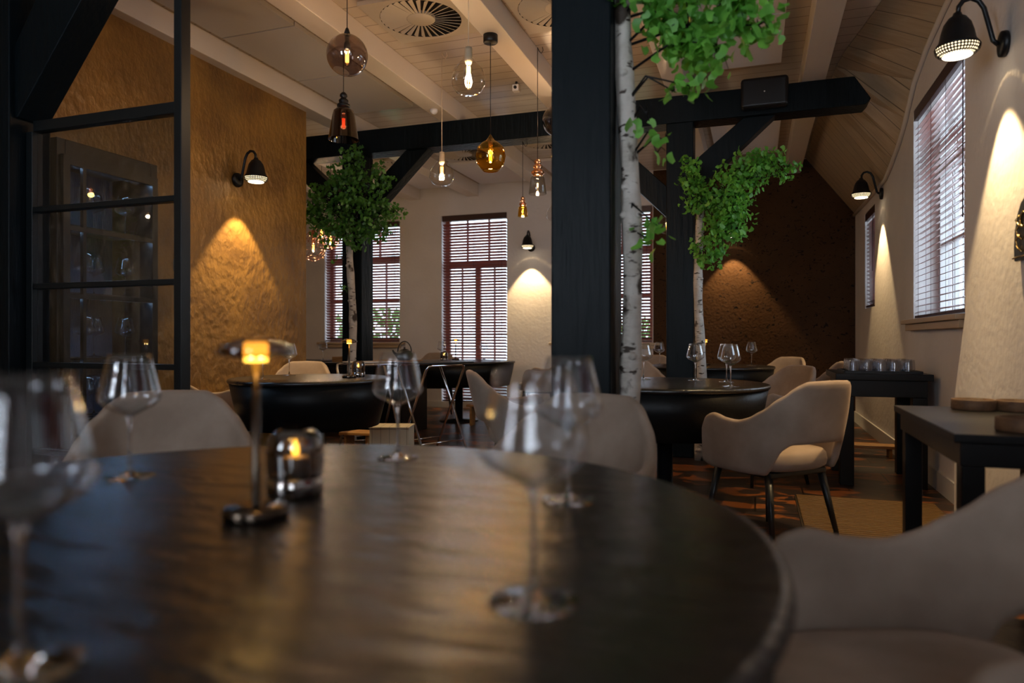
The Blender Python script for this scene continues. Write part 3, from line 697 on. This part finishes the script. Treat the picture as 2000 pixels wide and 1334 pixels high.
def on_table(kit, px, py, label, grp, f=None):
    p = on_z(px, py, TZ) if f is None else at_f(px, 0, f)
    return kit.get((p.x, p.y, TZ+.0005), random.uniform(0, 6), label, grp)
LG, CG = 'slim bronze table lamps', 'smoked glass lantern candles'
on_table(lk, 500, 1012, 'blurred bronze table lamp on the near table', LG)
on_table(lk, 682, 738, 'bronze table lamp on the mid-left table before the far post', LG)
on_table(lk, 890, 703, 'bronze table lamp on the table by the glazed door', LG)
on_table(lk, 1378, 0, 'bronze table lamp on the far right table beside the birch', LG, 7.3)
def mk_candle():
    t = thing('lantern_candle', '', 'candle lantern')
    MB().lathe([(0, 0), (.043, 0), (.0465, .004), (.047, .032), (.044, .034), (0, .034)], 40).build('base', 'smokechrome', t)
    MB().lathe([(.0455, .0345), (.0475, .060), (.0475, .085), (.0440, .101), (.0340, .111), (.0240, .1145)], 40).build('glass_dome', 'smoke', t)
    MB().lathe([(.0, .0345), (.024, .0345), (.024, .064), (.020, .067), (0, .066)], 28).build('candle', 'porcelain', t)
    MB().lathe([(0, .0675), (.0055, .071), (.0070, .078), (.0045, .088), (.0014, .096), (0, .099)], 16).build('flame', 'flame', t)
    point(t, (0, 0, .083), .12, (1, .55, .15), .012)
    return t
nk = Kit(mk_candle)
on_table(nk, 577, 968, 'blurred smoked glass lantern behind the near lamp', CG)
on_table(nk, 700, 736, 'smoked glass lantern on the mid-left table', CG)
on_table(nk, 867, 705, 'smoked glass lantern on the table by the glazed door', CG)
on_table(nk, 1362, 0, 'smoked glass lantern behind the far birch trunk', CG, 7.0)

# ------------------------------------------------------------ pendant lamps
def bulb(t, z, s=1.0, fil='filament', L_=.05, cage=True):
    b = MB()
    for k in range(6):
        a = 2*PI*k/6; b.tube([(.008*s*math.cos(a), .008*s*math.sin(a), z+L_*s/2), (.0065*s*math.cos(a+.5), .0065*s*math.sin(a+.5), z-L_*s/2)], .0017*s, 5)
    b.build('filament', fil, t)
    MB().lathe([(.0125*s, z+.045*s), (.014*s, z+.035*s), (.022*s, z+.015*s), (.024*s, z-.005*s), (.020*s, z-.028*s), (.010*s, z-.042*s), (0, z-.045*s)], 24).build('bulb_glass', 'clearglobe', t)
def pendant(px, py, f, label, kind, r, top, cord='black', power=3, mat_='clearglobe', canopy=True, fil='filament'):
    """py: height of the bulb centre in the photo"""
    p = at_f(px, py, f); zc = p.z
    t = thing('pendant_lamp', label, 'pendant lamp', (p.x, p.y, zc), 0, 'pendant lamps hanging from the ceiling')
    zt = top-zc; hz = r
    if kind == 'globe':
        T = Matrix.Rotation(math.radians(-128), 4, 'Y') if mat_ == 'smokeglobe' and r > .121 else Matrix.Rotation(math.radians(180), 4, 'X')
        o = MB().lathe(sphere_prof(r, 22, -PI/2, PI/2-.42), 44, Matrix.Rotation(-.6, 4, 'Z') @ T if mat_ == 'smokeglobe' and r > .121 else T); o.build('glass_globe', mat_, t)
        MB().lathe([(0, .075), (.016, .075), (.020, .06), (.020, .035), (.014, .03), (0, .03)], 20).build('lamp_holder', 'black', t)
        MB().lathe([(.003, r+.045), (.010, r+.035), (.022, r-.002), (.014, r-.01), (.012, .075), (0, .075)], 20).build('cap', 'black', t); bz = -.01; hz = r+.04
    elif kind == 'drop':
        MB().lathe([(.004, r*1.42), (.012, r*1.25), (.030, r*1.02), (.55*r, r*.86), (.86*r, r*.55), (r, 0), (.88*r, -.55*r), (.64*r, -.84*r), (.50*r, -.97*r), (.46*r, -.90*r)], 44).build('glass_globe', mat_, t)
        MB().lathe([(0, r*.95), (.015, r*.95), (.015, .04), (0, .035)], 16).build('lamp_holder', 'brass', t); bz = 0; hz = r*1.42
    elif kind == 'mega':      # clear glass bulb shape with tall neck
        MB().lathe([(.019, r*1.75), (.024, r*1.7), (.027, r*1.35), (.034, r*1.05), (.56*r, r*.84), (.88*r, r*.45), (r, -.02), (.93*r, -.4*r), (.72*r, -.72*r), (.45*r, -.85*r), (0, -.88*r)], 44).build('glass_globe', mat_, t)
        MB().lathe([(0, r*1.78), (.020, r*1.78), (.022, r*1.6), (.022, r*1.02), (.017, r*.85), (0, r*.85)], 20).build('lamp_holder', 'porcelain', t); bz = r*.30; hz = r*1.78
    elif kind == 'bell':      # dark glass bell below stacked rings
        MB().lathe([(.028, .115), (.45*r, .105), (.66*r, .085), (.72*r, .06), (.98*r, -.12), (r, -.125)], 44).build('glass_shade', mat_, t)
        MB().lathe([(0, .225), (.012, .225), (.026, .21), (.028, .195), (.018, .185), (.022, .18), (.036, .165), (.034, .150), (.024, .143), (.046, .135), (.048, .120), (.028, .112), (0, .112)], 28).build('stacked_rings', 'black', t); bz = 0; hz = .225
    elif kind == 'cup':       # small glass cup under copper rings
        MB().lathe([(.5*r, r*1.05), (.72*r, r*.95), (.8*r, r*.75), (r, -r*.95), (.96*r, -r)], 36).build('glass_shade', mat_, t)
        MB().lathe([(0, r*2.9), (.2*r, r*2.9), (.38*r, r*2.7), (.40*r, r*2.5), (.27*r, r*2.35), (.5*r, r*2.2), (.52*r, r*1.95), (.36*r, r*1.8), (.72*r, r*1.55), (.74*r, r*1.3), (.45*r, r*1.05), (0, r*1.05)], 28).build('stacked_rings', 'copper', t); bz = 0; hz = r*2.9
    elif kind == 'cage':
        b = MB(); rings = [(r*.25, r*1.2, 6, 0), (r*.8, r*.55, 6, .5), (r, -.05*r, 6, 0), (r*.75, -.65*r, 6, .5), (.001, -r, 1, 0)]; P = []
        for rr, z, n, o in rings: P.append([Vector((rr*math.cos(2*PI*(k+o)/n), rr*math.sin(2*PI*(k+o)/n), z)) for k in range(n)])
        for ring in P:
            if len(ring) > 1:
                for k in range(len(ring)): b.tube([ring[k], ring[(k+1) % len(ring)]], .0022, 5)
        for q in range(3):
            for k in range(6): b.tube([P[q][k], P[q+1][k]], .0022, 5); b.tube([P[q][k], P[q+1][(k-1) % 6 if q % 2 == 0 else (k+1) % 6]], .0022, 5)
        for k in range(6): b.tube([P[3][k], P[4][0]], .0022, 5)
        b.build('wire_cage', 'copper', t); MB().lathe([(0, r*1.25), (.022, r*1.25), (.024, .05), (0, .045)], 18).build('lamp_holder', 'copper', t); bz = 0; hz = r*1.25
    bulb(t, bz, 1.3 if r > .075 else .62, fil)
    MB().tube([(0, 0, hz-.004), (0, 0, zt-.001)], .0028, 6).build('cable', 'black' if cord == 'black' else 'porcelain', t)
    if canopy: MB().lathe([(0, zt-.055), (.045, zt-.055), (.05, zt-.05), (.05, zt-.0005), (0, zt-.0005)], 28).build('canopy', 'black', t)
    else: MB().tube([(0, 0, zt-.001), (.012, 0, zt-.03), (.03, 0, zt-.05), (.045, 0, zt-.03), (.04, 0, zt-.002)], .0028, 6).build('cable_loop', 'black' if cord == 'black' else 'porcelain', t)
    point(t, (0, 0, bz-.02), power, (1, .68, .38), .02)
    return t
PWR = 10
pendant(678, 108, 4.2, 'smoked glass globe pendant with a side opening at the top left', 'globe', .122, ZC, mat_='smokeglobe', power=PWR)
pendant(671, 240, 5.2, 'near-black glass bell pendant below the smoked globe', 'bell', .112, ZC, mat_='blackglobe', fil='redfil', power=.8, canopy=False)
pendant(915, 154, 4.0, 'large clear bulb-shaped pendant at the top centre', 'mega', .100, ZC, mat_='clearglobe', cord='pale', fil='filw', power=PWR)
pendant(958, 305, 4.86, 'amber glass globe pendant in front of the far beam', 'drop', .106, ZB, mat_='goldglobe', power=PWR)
pendant(863, 341, 5.6, 'clear flattened bulb pendant left of the amber globe', 'mega', .100, ZC, mat_='clearglobe', cord='pale', canopy=False, power=PWR)
pendant(1089, 236, 5.5, 'smoked globe pendant half hidden by the near black post', 'globe', .12, ZC, mat_='smokeglobe', power=PWR, canopy=False)
pendant(1050, 362, 5.5, 'grey glass cup pendant under stacked copper rings', 'cup', .070, ZC, mat_='greyglobe', power=2.5, fil='filw', canopy=False)
p8 = at_f(1021, 413, YF/(CA+ray(1021)*SA))
pendant(1021, 413, YF/(CA+ray(1021)*SA), 'small amber cup pendant hanging from the far beam', 'cup', .048, 2.884, mat_='goldglobe', power=3.5, canopy=False)
pendant(1084, 418, 7.3, 'clear bulb pendant peeking out beside the near post', 'mega', .092, ZC, mat_='clearglobe', cord='pale', canopy=False, power=PWR)
pendant(1303, 440, 7.6, 'clear globe pendant half hidden by the far post', 'globe', .10, ZC, mat_='clearglobe', power=2, canopy=False)
pendant(612, 484, 8.3, 'largest copper wire cage pendant beside the golden wall', 'cage', .165, ZC, power=9, canopy=False)
pendant(628, 457, 9.0, 'copper wire cage pendant behind the largest cage', 'cage', .13, ZC, power=8, canopy=False)
pendant(646, 470, 7.8, 'small copper wire cage pendant before the left back window', 'cage', .10, ZC, power=5, canopy=False)

# ------------------------------------------------------------ wall sconces
def mk_sconce():
    t = thing('wall_sconce', '', 'wall lamp')
    TX = Matrix.Rotation(PI/2, 4, 'Y')
    MB().lathe([(0, .0), (.055, .0), (.057, .006), (.055, .022), (.03, .028), (0, .028)], 32, TX).build('wall_plate', 'black', t)
    MB().tube([(.03, 0, 0), (.050, 0, .02), (.066, 0, .09), (.085, 0, .17), (.105, 0, .205), (.135, 0, .222), (.165, 0, .215), (.183, 0, .190), (.186, 0, .155)], .0105, 12).build('arm', 'black', t)
    T = Matrix.Translation((.188, 0, 0))
    MB().lathe([(0, .165), (.016, .163), (.02, .150), (.036, .140), (.055, .112), (.066, .075), (.074, .035), (.086, .018), (.092, .008), (.090, .006), (.070, .034), (.060, .080), (.034, .130), (0, .15)], 40, T).build('lamp_shade', 'black', t)
    me = MB(); prof = [(.091, .007), (.0905, -.004), (.085, -.016), (.074, -.025), (.060, -.030)]; me.lathe(prof, 48, T)
    o = me.build('pierced_ring', 'pierced', t)
    uv = o.data.uv_layers.new(name='UVMap'); n = 48
    for poly in o.data.polygons:
        k = poly.index % n; j = poly.index//n
        for li in poly.loop_indices:
            vi = o.data.loops[li].vertex_index; vj, vk = vi//n, vi % n; u = vk/n
            if k == n-1 and vk == 0: u = 1
            uv.data[li].uv = (u, vj/(len(prof)-1))
    MB().lathe([(0, -.0265), (.045, -.0265), (.050, -.029), (.058, -.031), (.06, -.029), (.058, -.024), (0, -.022)], 36, T).build('lens', 'sconce_glow', t)
    MB().lathe([(.083, .012), (.079, -.006), (.068, -.017), (.0585, -.0215)], 36, T).build('inner_reflector', 'sconce_in', t)
    point(t, (.188, 0, .030), 5, (1, .70, .34), .004)
    s = bpy.data.lights.new('beam', 'SPOT'); s.energy = 72; s.color = (1, .70, .34); s.spot_size = math.radians(74); s.spot_blend = .30; s.shadow_soft_size = .012
    so = bpy.data.objects.new('beam', s); C.objects.link(so); so.parent = t; so.location = (.188, 0, -.045)
    return t
sk = Kit(mk_sconce); SG = 'black bell wall lamps'
p = on_x(462, 352, LX); s1 = sk.get((LX+.001, p.y, p.z), 0, 'black bell wall lamp on the golden wall', SG)
p = on_y(1038, 484, WALLY); sk.get((p.x, WALLY-.001, p.z), -PI/2, 'black bell wall lamp on the white back wall by the glazed door', SG)
p = on_x(1724, 378, RX); sk.get((RX-.001, p.y, p.z), PI, 'black bell wall lamp farther along the right wall between the blinds', SG)
p = on_x(1966, 85, 1.05); sk.get((1.049, p.y, p.z), PI, 'black bell wall lamp nearest, at the top right corner', SG)
p = on_y(1432, 462, WALLY); sk.get((p.x, WALLY-.010, p.z), -PI/2, 'black bell wall lamp on the dark wallpaper behind the leaves', SG)

def added_spot(x, y, aim, power, label):  # added lamp above the view, warms the chair at the right table
    t = thing('added_spotlight', label, 'ceiling lamp', (x, y, 3.18))
    d = (Vector(aim)-Vector((x, y, 3.10))).normalized(); q = d.to_track_quat('-Z', 'Y').to_matrix().to_4x4()
    MB().lathe([(0, .105), (.02, .105), (.02, .0), (0, .0)], 16).build('mount', 'black', t)
    MB().lathe([(0, .04), (.035, .04), (.040, .03), (.040, -.06), (.036, -.06), (.034, -.04), (0, -.04)], 28, Matrix.Translation((0, 0, -.03)) @ q).build('lamp_head', 'black', t)
    s_ = bpy.data.lights.new('beam', 'SPOT'); s_.energy = power; s_.color = (1, .72, .38); s_.spot_size = math.radians(48); s_.spot_blend = .6; s_.shadow_soft_size = .02
    so = bpy.data.objects.new('beam', s_); C.objects.link(so); so.parent = t; so.matrix_local = Matrix.Translation(Vector((0, 0, -.03))+d*.07) @ q
added_spot(.42, 3.9, (.35, 4.05, 0), 70, 'added spotlight out of view, giving the chair at the right table its golden light')
# ------------------------------------------------------------ birch trees
def leaf_pts(rnd):
    s = rnd.uniform(.8, 1.2); n = 7; vs = [(0, 0, 0)]
    for k in range(n):
        a = math.radians(-118+236*k/(n-1)); rr = s*(1+.12*math.sin(3*a+rnd.uniform(-.4, .4)))
        vs.append((rr*math.cos(a)+.25, rr*math.sin(a), .18*abs(math.sin(a))*s+rnd.uniform(-.05, .05)))
    return vs, [(0, k, k+1) for k in range(1, n)]
def tree(x, y, h, r0, lean, blobs, nleaf, size, label, Y, m, seed, sprigs=()):
    rnd = random.Random(seed)
    t = thing('birch_tree', label, 'tree', (x, y, 0), 0, 'decorative birch trees')
    pts = []; rs = []
    for i in range(25):
        k = i/24; pts.append((lean*k*h+.012*math.sin(k*9+seed), .010*math.cos(k*7+seed), k*h)); rs.append(r0*(1.08-.3*k)*(1+.07*math.sin(k*31+seed)+.04*math.sin(k*57)))
    MB().tube(pts, rs, 18).build('trunk', 'birch', t)
    b = MB()
    for q in range(9):      # knots of the bark
        k = rnd.uniform(.05, .95); i = int(k*24); p = Vector(pts[i]); a = rnd.uniform(-2.6, -.4); d = Vector((math.cos(a), math.sin(a), 0))
        b.tube([p+d*rs[i]*.55, p+d*rs[i]*1.04, p+d*rs[i]*1.22+Vector((0, 0, .006))], [.022, .016, .007], 8)
    b.build('bark_knots', 'birch', t)
    fb = MB(); O = Vector((x, y, 0)); tot = sum(b_[2]*b_[3] for b_ in blobs)
    for bi, (px, py, rx, ry) in enumerate(blobs):
        c = on_y(px, py, Y) if Y else on_y(px, py, y)
        f = (c.y*CA-c.x*SA); ax = rx/FPX*f; az = ry/FPX*f; ay = max(.06, min(ax, az)*1.0)
        # branch from the trunk to the blob
        kz = min(h, max(h*.4, c.z+.05)); i = int(min(24, kz/h*24)); st_ = Vector(pts[i]); en = c-O; mid = (st_+en)/2+Vector((rnd.uniform(-.05, .05), rnd.uniform(-.05, .05), .06))
        br = MB(); br.tube([st_, mid, en], [.006, .004, .0025], 6)
        nl = int(nleaf*rx*ry/tot)
        for q in range(max(2, nl//14)):
            v = Vector((rnd.gauss(0, 1), rnd.gauss(0, 1), rnd.gauss(0, 1))).normalized()*rnd.uniform(.5, 1)
            e = en+Vector((v.x*ax, v.y*ay, v.z*az)); m_ = (en+e)/2+Vector((0, 0, .02)); br.tube([en, m_, e], [.003, .0022, .0015], 4)
        br.build('branch', 'blackwood', t, recalc=False)
        ncl = max(1, nl//5)
        for q in range(ncl):
            v = Vector((rnd.gauss(0, 1), rnd.gauss(0, 1), rnd.gauss(0, 1))).normalized()*(rnd.random()**.45)
            cc = en+Vector((v.x*ax, v.y*ay, v.z*az))
            for w_ in range(5):
                p = cc+Vector((rnd.uniform(-1, 1), rnd.uniform(-1, 1), rnd.uniform(-1, 1)))*size*1.9
                sz = size*rnd.uniform(.7, 1.15); vs, fs = leaf_pts(rnd)
                R = Euler((rnd.uniform(-1.1, 1.1)+1.0, rnd.uniform(-.9, .9), rnd.uniform(0, 2*PI)), 'XYZ').to_matrix().to_4x4()
                fb.add(vs, fs, True, Matrix.Translation(p) @ R @ Matrix.Scale(sz, 4))
    fb.build('foliage', m, t, recalc=False)
    return t
c = on_y(1236, 700, 2.62)
tree(-.435, 2.66, 2.55, .040, -.012, [(1200, -40, 90, 60), (1290, 30, 60, 60), (1345, 50, 90, 70), (1440, 10, 85, 60), (1400, 90, 55, 55), (1480, 50, 45, 55), (1330, 95, 50, 40), (1350, 168, 40, 24), (1315, 178, 22, 14), (1205, -10, 40, 30), (1283, 300, 26, 12), (1262, 222, 12, 18), (1300, 275, 16, 18), (1283, 440, 15, 24), (1262, 465, 10, 14)],
     900, .0245, 'birch tree beside the near black post with bright leaves at the top', 2.62, 'leaf', 3)
tree(-.43, 6.10, 2.15, .041, -.008, [(1350, 345, 26, 45), (1365, 390, 30, 45), (1420, 380, 40, 50), (1450, 330, 45, 35), (1440, 400, 35, 55), (1410, 455, 40, 45), (1392, 500, 28, 28), (1425, 425, 40, 50), (1500, 315, 35, 28), (1540, 325, 24, 12), (1525, 340, 16, 14), (1362, 480, 14, 14), (1480, 345, 20, 28)],
     2600, .021, 'birch tree beside the far black post with glowing green leaves', 5.98, 'leaf', 5)
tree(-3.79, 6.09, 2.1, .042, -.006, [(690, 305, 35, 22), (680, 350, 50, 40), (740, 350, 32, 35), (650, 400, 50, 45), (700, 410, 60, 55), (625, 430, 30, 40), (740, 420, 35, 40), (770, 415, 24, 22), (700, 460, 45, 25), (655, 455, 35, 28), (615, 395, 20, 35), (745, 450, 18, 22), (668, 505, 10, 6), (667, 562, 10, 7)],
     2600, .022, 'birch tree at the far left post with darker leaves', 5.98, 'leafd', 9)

# ------------------------------------------------------------ side tables, tray, tumblers, coasters
st = thing('side_table', 'black side table at the right edge carrying dark coasters', 'side table', (.79, 2.76, 0))
MB().box(-.255, .255, -.46, .46, .725, .75).build('tabletop', 'blackwood', st, bevel=.003)
MB().box(-.235, .235, -.44, .44, .655, .7245).build('apron', 'blackwood', st, bevel=.004)
for sx in (-1, 1):
    for sy in (-1, 1): MB().box(sx*.20-.03, sx*.20+.03, sy*.40-.03, sy*.40+.03, 0, .6545).build('leg', 'blackwood', st, bevel=.004)
ct = thing('console_table', 'black console table with a tray of tumblers by the right wall', 'console table', (.83, 5.72, 0))
MB().box(-.30, .30, -.36, .36, .735, .78).build('tabletop', 'blackwood', ct, bevel=.004); MB().box(-.27, .27, -.33, .33, .62, .7345).build('apron', 'blackwood', ct, bevel=.004)
for sx in (-1, 1):
    for sy in (-1, 1): MB().box(sx*.225-.045, sx*.225+.045, sy*.285-.045, sy*.285+.045, 0, .6195).build('leg', 'blackwood', ct, bevel=.004)
tr = thing('serving_tray', 'black tray under the upturned tumblers', 'tray', (.83, 5.60, .7805))
MB().box(-.235, .235, -.19, .19, 0, .006).build('tray_base', 'black', tr, bevel=.002)
b = MB(); b.box(-.24, .24, -.20, -.1905, 0, .018); b.box(-.24, .24, .1905, .20, 0, .018); b.box(-.245, -.2355, -.20, .20, 0, .018); b.box(.2355, .245, -.20, .20, 0, .018); b.build('tray_rim', 'black', tr)
def mk_tumbler():
    t = thing('tumbler', '', 'glass')
    b = MB(); prof = [(.039, 0), (.0385, .03), (.0365, .07), (.034, .088), (.030, .092), (0, .092), (0, .085), (.028, .085), (.032, .080), (.0345, .06), (.0375, 0)]
    vs = []; fs = []; n = 30
    for r, z in prof:
        for k in range(n): a = 2*PI*k/n; q = r*(1+.035*math.cos(10*a)); vs.append((q*math.cos(a), q*math.sin(a), z))
    for j in range(len(prof)-1):
        for k in range(n): fs.append((j*n+k, j*n+(k+1) % n, (j+1)*n+(k+1) % n, (j+1)*n+k))
    o = b.add(vs, fs, True).build('glass_body', 'tumbler', t); return t
tk = Kit(mk_tumbler)
for j in range(4):
    for i in range(5):
        tk.get((.83-.172+.086*i, 5.60-.129+.086*j, .7866), 0, 'upturned tumbler, %s from the left in the %s row of the tray' % (['first', 'second', 'third', 'fourth', 'fifth'][i], ['front', 'second', 'third', 'back'][j]), 'upturned tumblers on the black tray')
def mk_coaster():
    t = thing('cork_coaster', '', 'coaster')
    MB().lathe([(0, 0), (.072, 0), (.075, .003), (.075, .037), (.072, .040), (.064, .040), (.062, .030), (0, .030)], 44).build('ring_body', 'cork', t); return t
kk = Kit(mk_coaster)
for px, py, lb in [(1902, 800, 'brown cork ring dish at the far left of the side table'), (1990, 803, 'brown cork ring dish next to the wall end of the side table'), (2003, 842, 'brown cork ring dish nearest on the side table')]:
    p = on_z(px, py, .75); kk.get((min(p.x, .955), p.y, .7505), 0, lb, 'cork ring dishes')

# sideboard, board, kettle, tray stands, crate, footstools
sb = thing('sideboard', 'black sideboard behind the far left post carrying the kettle', 'sideboard', (-4.02, 6.93, 0))
MB().box(-.50, .50, -.30, .30, 0, .735).build('cabinet_body', 'blackwood', sb, bevel=.004); MB().box(-.52, .52, -.32, .32, .7355, .76).build('worktop', 'blackwood', sb, bevel=.003)
for x in (-.245, .245):
    d = MB().box(x-.235, x+.235, -.318, -.301, .09, .71).build('door', 'blackwood', sb, bevel=.003); MB().lathe([(0, 0), (.01, 0), (.012, .02), (0, .022)], 12, Matrix.Translation((x*.85, -.3185, .5)) @ Matrix.Rotation(PI/2, 4, 'X')).build('knob', 'black', d)
wb = tag(MB().box(-.28, .28, -.14, .14, 0, .022).build('wooden_board', 'wood', None, bevel=.004, loc=(-3.78, 6.95, .7605)), 'oak board lying under the kettle', 'board')
bx = thing('wooden_box', 'low wooden box left of the far birch trunk on the sideboard', 'box', (-4.33, 6.86, .7605)); b = MB(); b.box(-.14, .14, -.09, .09, 0, .012); b.box(-.14, .14, -.09, -.08, .0121, .06); b.box(-.14, .14, .08, .09, .0121, .06); b.box(-.14, -.13, -.0799, .0799, .0121, .06); b.box(.13, .14, -.0799, .0799, .0121, .06); b.build('box_body', 'wood', bx)
MB().box(-.004, .004, -.0795, .0795, .0125, .052).build('divider', 'wood', bx)
p = at_f(718, 0, 8.12)
kt = thing('kettle', 'black cast iron kettle on the oak board', 'kettle', (-3.66, 6.95, .783), .4)
MB().lathe([(0, 0), (.06, 0), (.082, .018), (.095, .045), (.092, .075), (.070, .100), (.045, .112), (0, .114)], 36).build('kettle_body', 'iron', kt)
MB().lathe([(.045, .1145), (.043, .121), (.015, .127), (.008, .130), (.012, .140), (.008, .147), (0, .148)], 24).build('lid', 'iron', kt)
MB().tube([(-.085, 0, .06), (-.115, 0, .085), (-.130, 0, .115)], [.018, .012, .009], 12).build('spout', 'iron', kt)
MB().tube([(.075*math.cos(PI*k/12), 0, .095+.115*math.sin(PI*k/12)) for k in range(13)], .006, 8).build('handle', 'iron', kt)
def mk_stand():
    t = thing('folding_stand', '', 'tray stand')
    W_, S_, H_, r = .24, .20, .80, .0115
    for sg, nm, wx in ((1, 'outer_frame', W_), (-1, 'inner_frame', W_-.03)):
        pts = [(-wx, sg*-S_, 0.012), (-wx, sg*(S_-.02), H_-.06), (-wx+.01, sg*S_, H_-.022), (-wx+.05, sg*(S_+.01), H_-.013), (wx-.05, sg*(S_+.01), H_-.013), (wx-.01, sg*S_, H_-.022), (wx, sg*(S_-.02), H_-.06), (wx, sg*-S_, 0.012)]
        b = MB(); b.tube(pts, r, 12); q = .13; yq = sg*(-S_+(2*S_)*q); b.tube([(-wx, yq, H_*q), (wx, yq, H_*q)], .007, 10); b.build(nm, 'chrome', t)
    b = MB()
    for x in (-.15, .15): b.box(x-.015, x+.015, -S_, S_, H_-.003, H_-.001)
    b.build('strap', 'black', t)
    return t
fk = Kit(mk_stand)
for r, f, rz, lb in ((-.72, 6.35, 1.10, 'chrome folding tray stand standing before the table by the door'), (-1.33, 6.55, .95, 'chrome folding tray stand behind the mid-left table')):
    p = cam2room(r, f); o = fk.get((p.x, p.y, 0), rz, lb, 'chrome folding tray stands')
p = cam2room(-.72, 6.35); tag(MB().box(-.31, .31, -.22, .22, 0, .014).build('serving_tray', 'black', None, bevel=.005, loc=(p.x, p.y, .8005)), 'black tray lying on the right chrome stand', 'tray').rotation_euler = (0, 0, 1.10)
p = cam2room(-1.33, 6.55); tag(MB().box(-.20, .20, -.16, .16, 0, .010).build('serving_tray', 'panel', None, bevel=.004, loc=(p.x, p.y, .8005)), 'pale tray lying on the left chrome stand', 'tray').rotation_euler = (0, 0, .95)
p = cam2room(-.98, 5.75)
cr = thing('crate', 'pale boarded wooden crate on the floor behind the mid-left table', 'crate', (p.x, p.y, 0), .3)
MB().box(-.16, .16, -.12, .12, .001, .30).build('crate_body', 'paleboards', cr, bevel=.004); MB().box(-.165, .165, -.125, .125, .3005, .315).build('lid', 'paleboards', cr, bevel=.003)
def stool(r, f, rz, w_, d_, h, lb):
    p = cam2room(r, f); t = thing('footstool', lb, 'stool', (p.x, p.y, 0), rz)
    MB().box(-w_/2, w_/2, -d_/2, d_/2, h-.025, h).build('seat', 'wood', t, bevel=.004)
    for sx in (-1, 1): MB().box(sx*(w_/2-.05)-.012, sx*(w_/2-.05)+.012, -d_/2+.02, d_/2-.02, 0, h-.0255).build('leg', 'wood', t, bevel=.002)
stool(-.37, 8.3, .1, .30, .2, .25, 'low wooden footstool under the table by the door')
stool(-1.32, 6.1, .1, .30, .2, .22, 'low wooden footstool beside the pale crate')
stool(3.10, 6.15, .0, .46, .18, .10, 'low oak step on the floor behind the console table')
# ribbed mat on the floor between the chairs
p = on_z(1712, 1020, 0)
mt = thing('floor_grate', 'ribbed wooden floor grate beside the golden chair', 'floor mat', (.64, 4.28, .001))
MB().box(-.40, .40, -.62, .62, .0, .006).build('base', 'grate0', mt)
b = MB()
for k in range(31): b.box(-.39, .39, -.61+k*.040, -.586+k*.040, .0061, .016)
b.build('ribs', 'grate', mt, bevel=.002)
# carved wall ornament
p = on_x(1998, 455, 1.05)
on = thing('wall_ornament', 'black and brass carved arch ornament at the right edge of the wall', 'wall ornament', (1.049, p.y-.09, p.z-.115))
pts = [(-.12, 0), (.12, 0), (.125, .06), (.115, .12), (.085, .19), (.04, .235), (0, .25), (-.04, .235), (-.085, .19), (-.115, .12), (-.125, .06)]
MB().prism(pts, -.022, 0, 'x').build('plaque', 'iron', on, bevel=.004)
b = MB(); b.tube([(-.024, -.118, .012), (-.026, .118, .012)], .004, 6)
for k in range(3):
    for s_ in (-1, 1): b.tube([(-.026, s_*.015, .03+.05*k), (-.03, s_*.05, .05+.05*k), (-.03, s_*.07, .085+.04*k), (-.026, s_*.04, .10+.04*k)], .004, 6)
b.tube([(-.026, .03*math.cos(a/4), .16+.03*math.sin(a/4)) for a in range(26)], .004, 6); b.build('carving', 'brass', on)
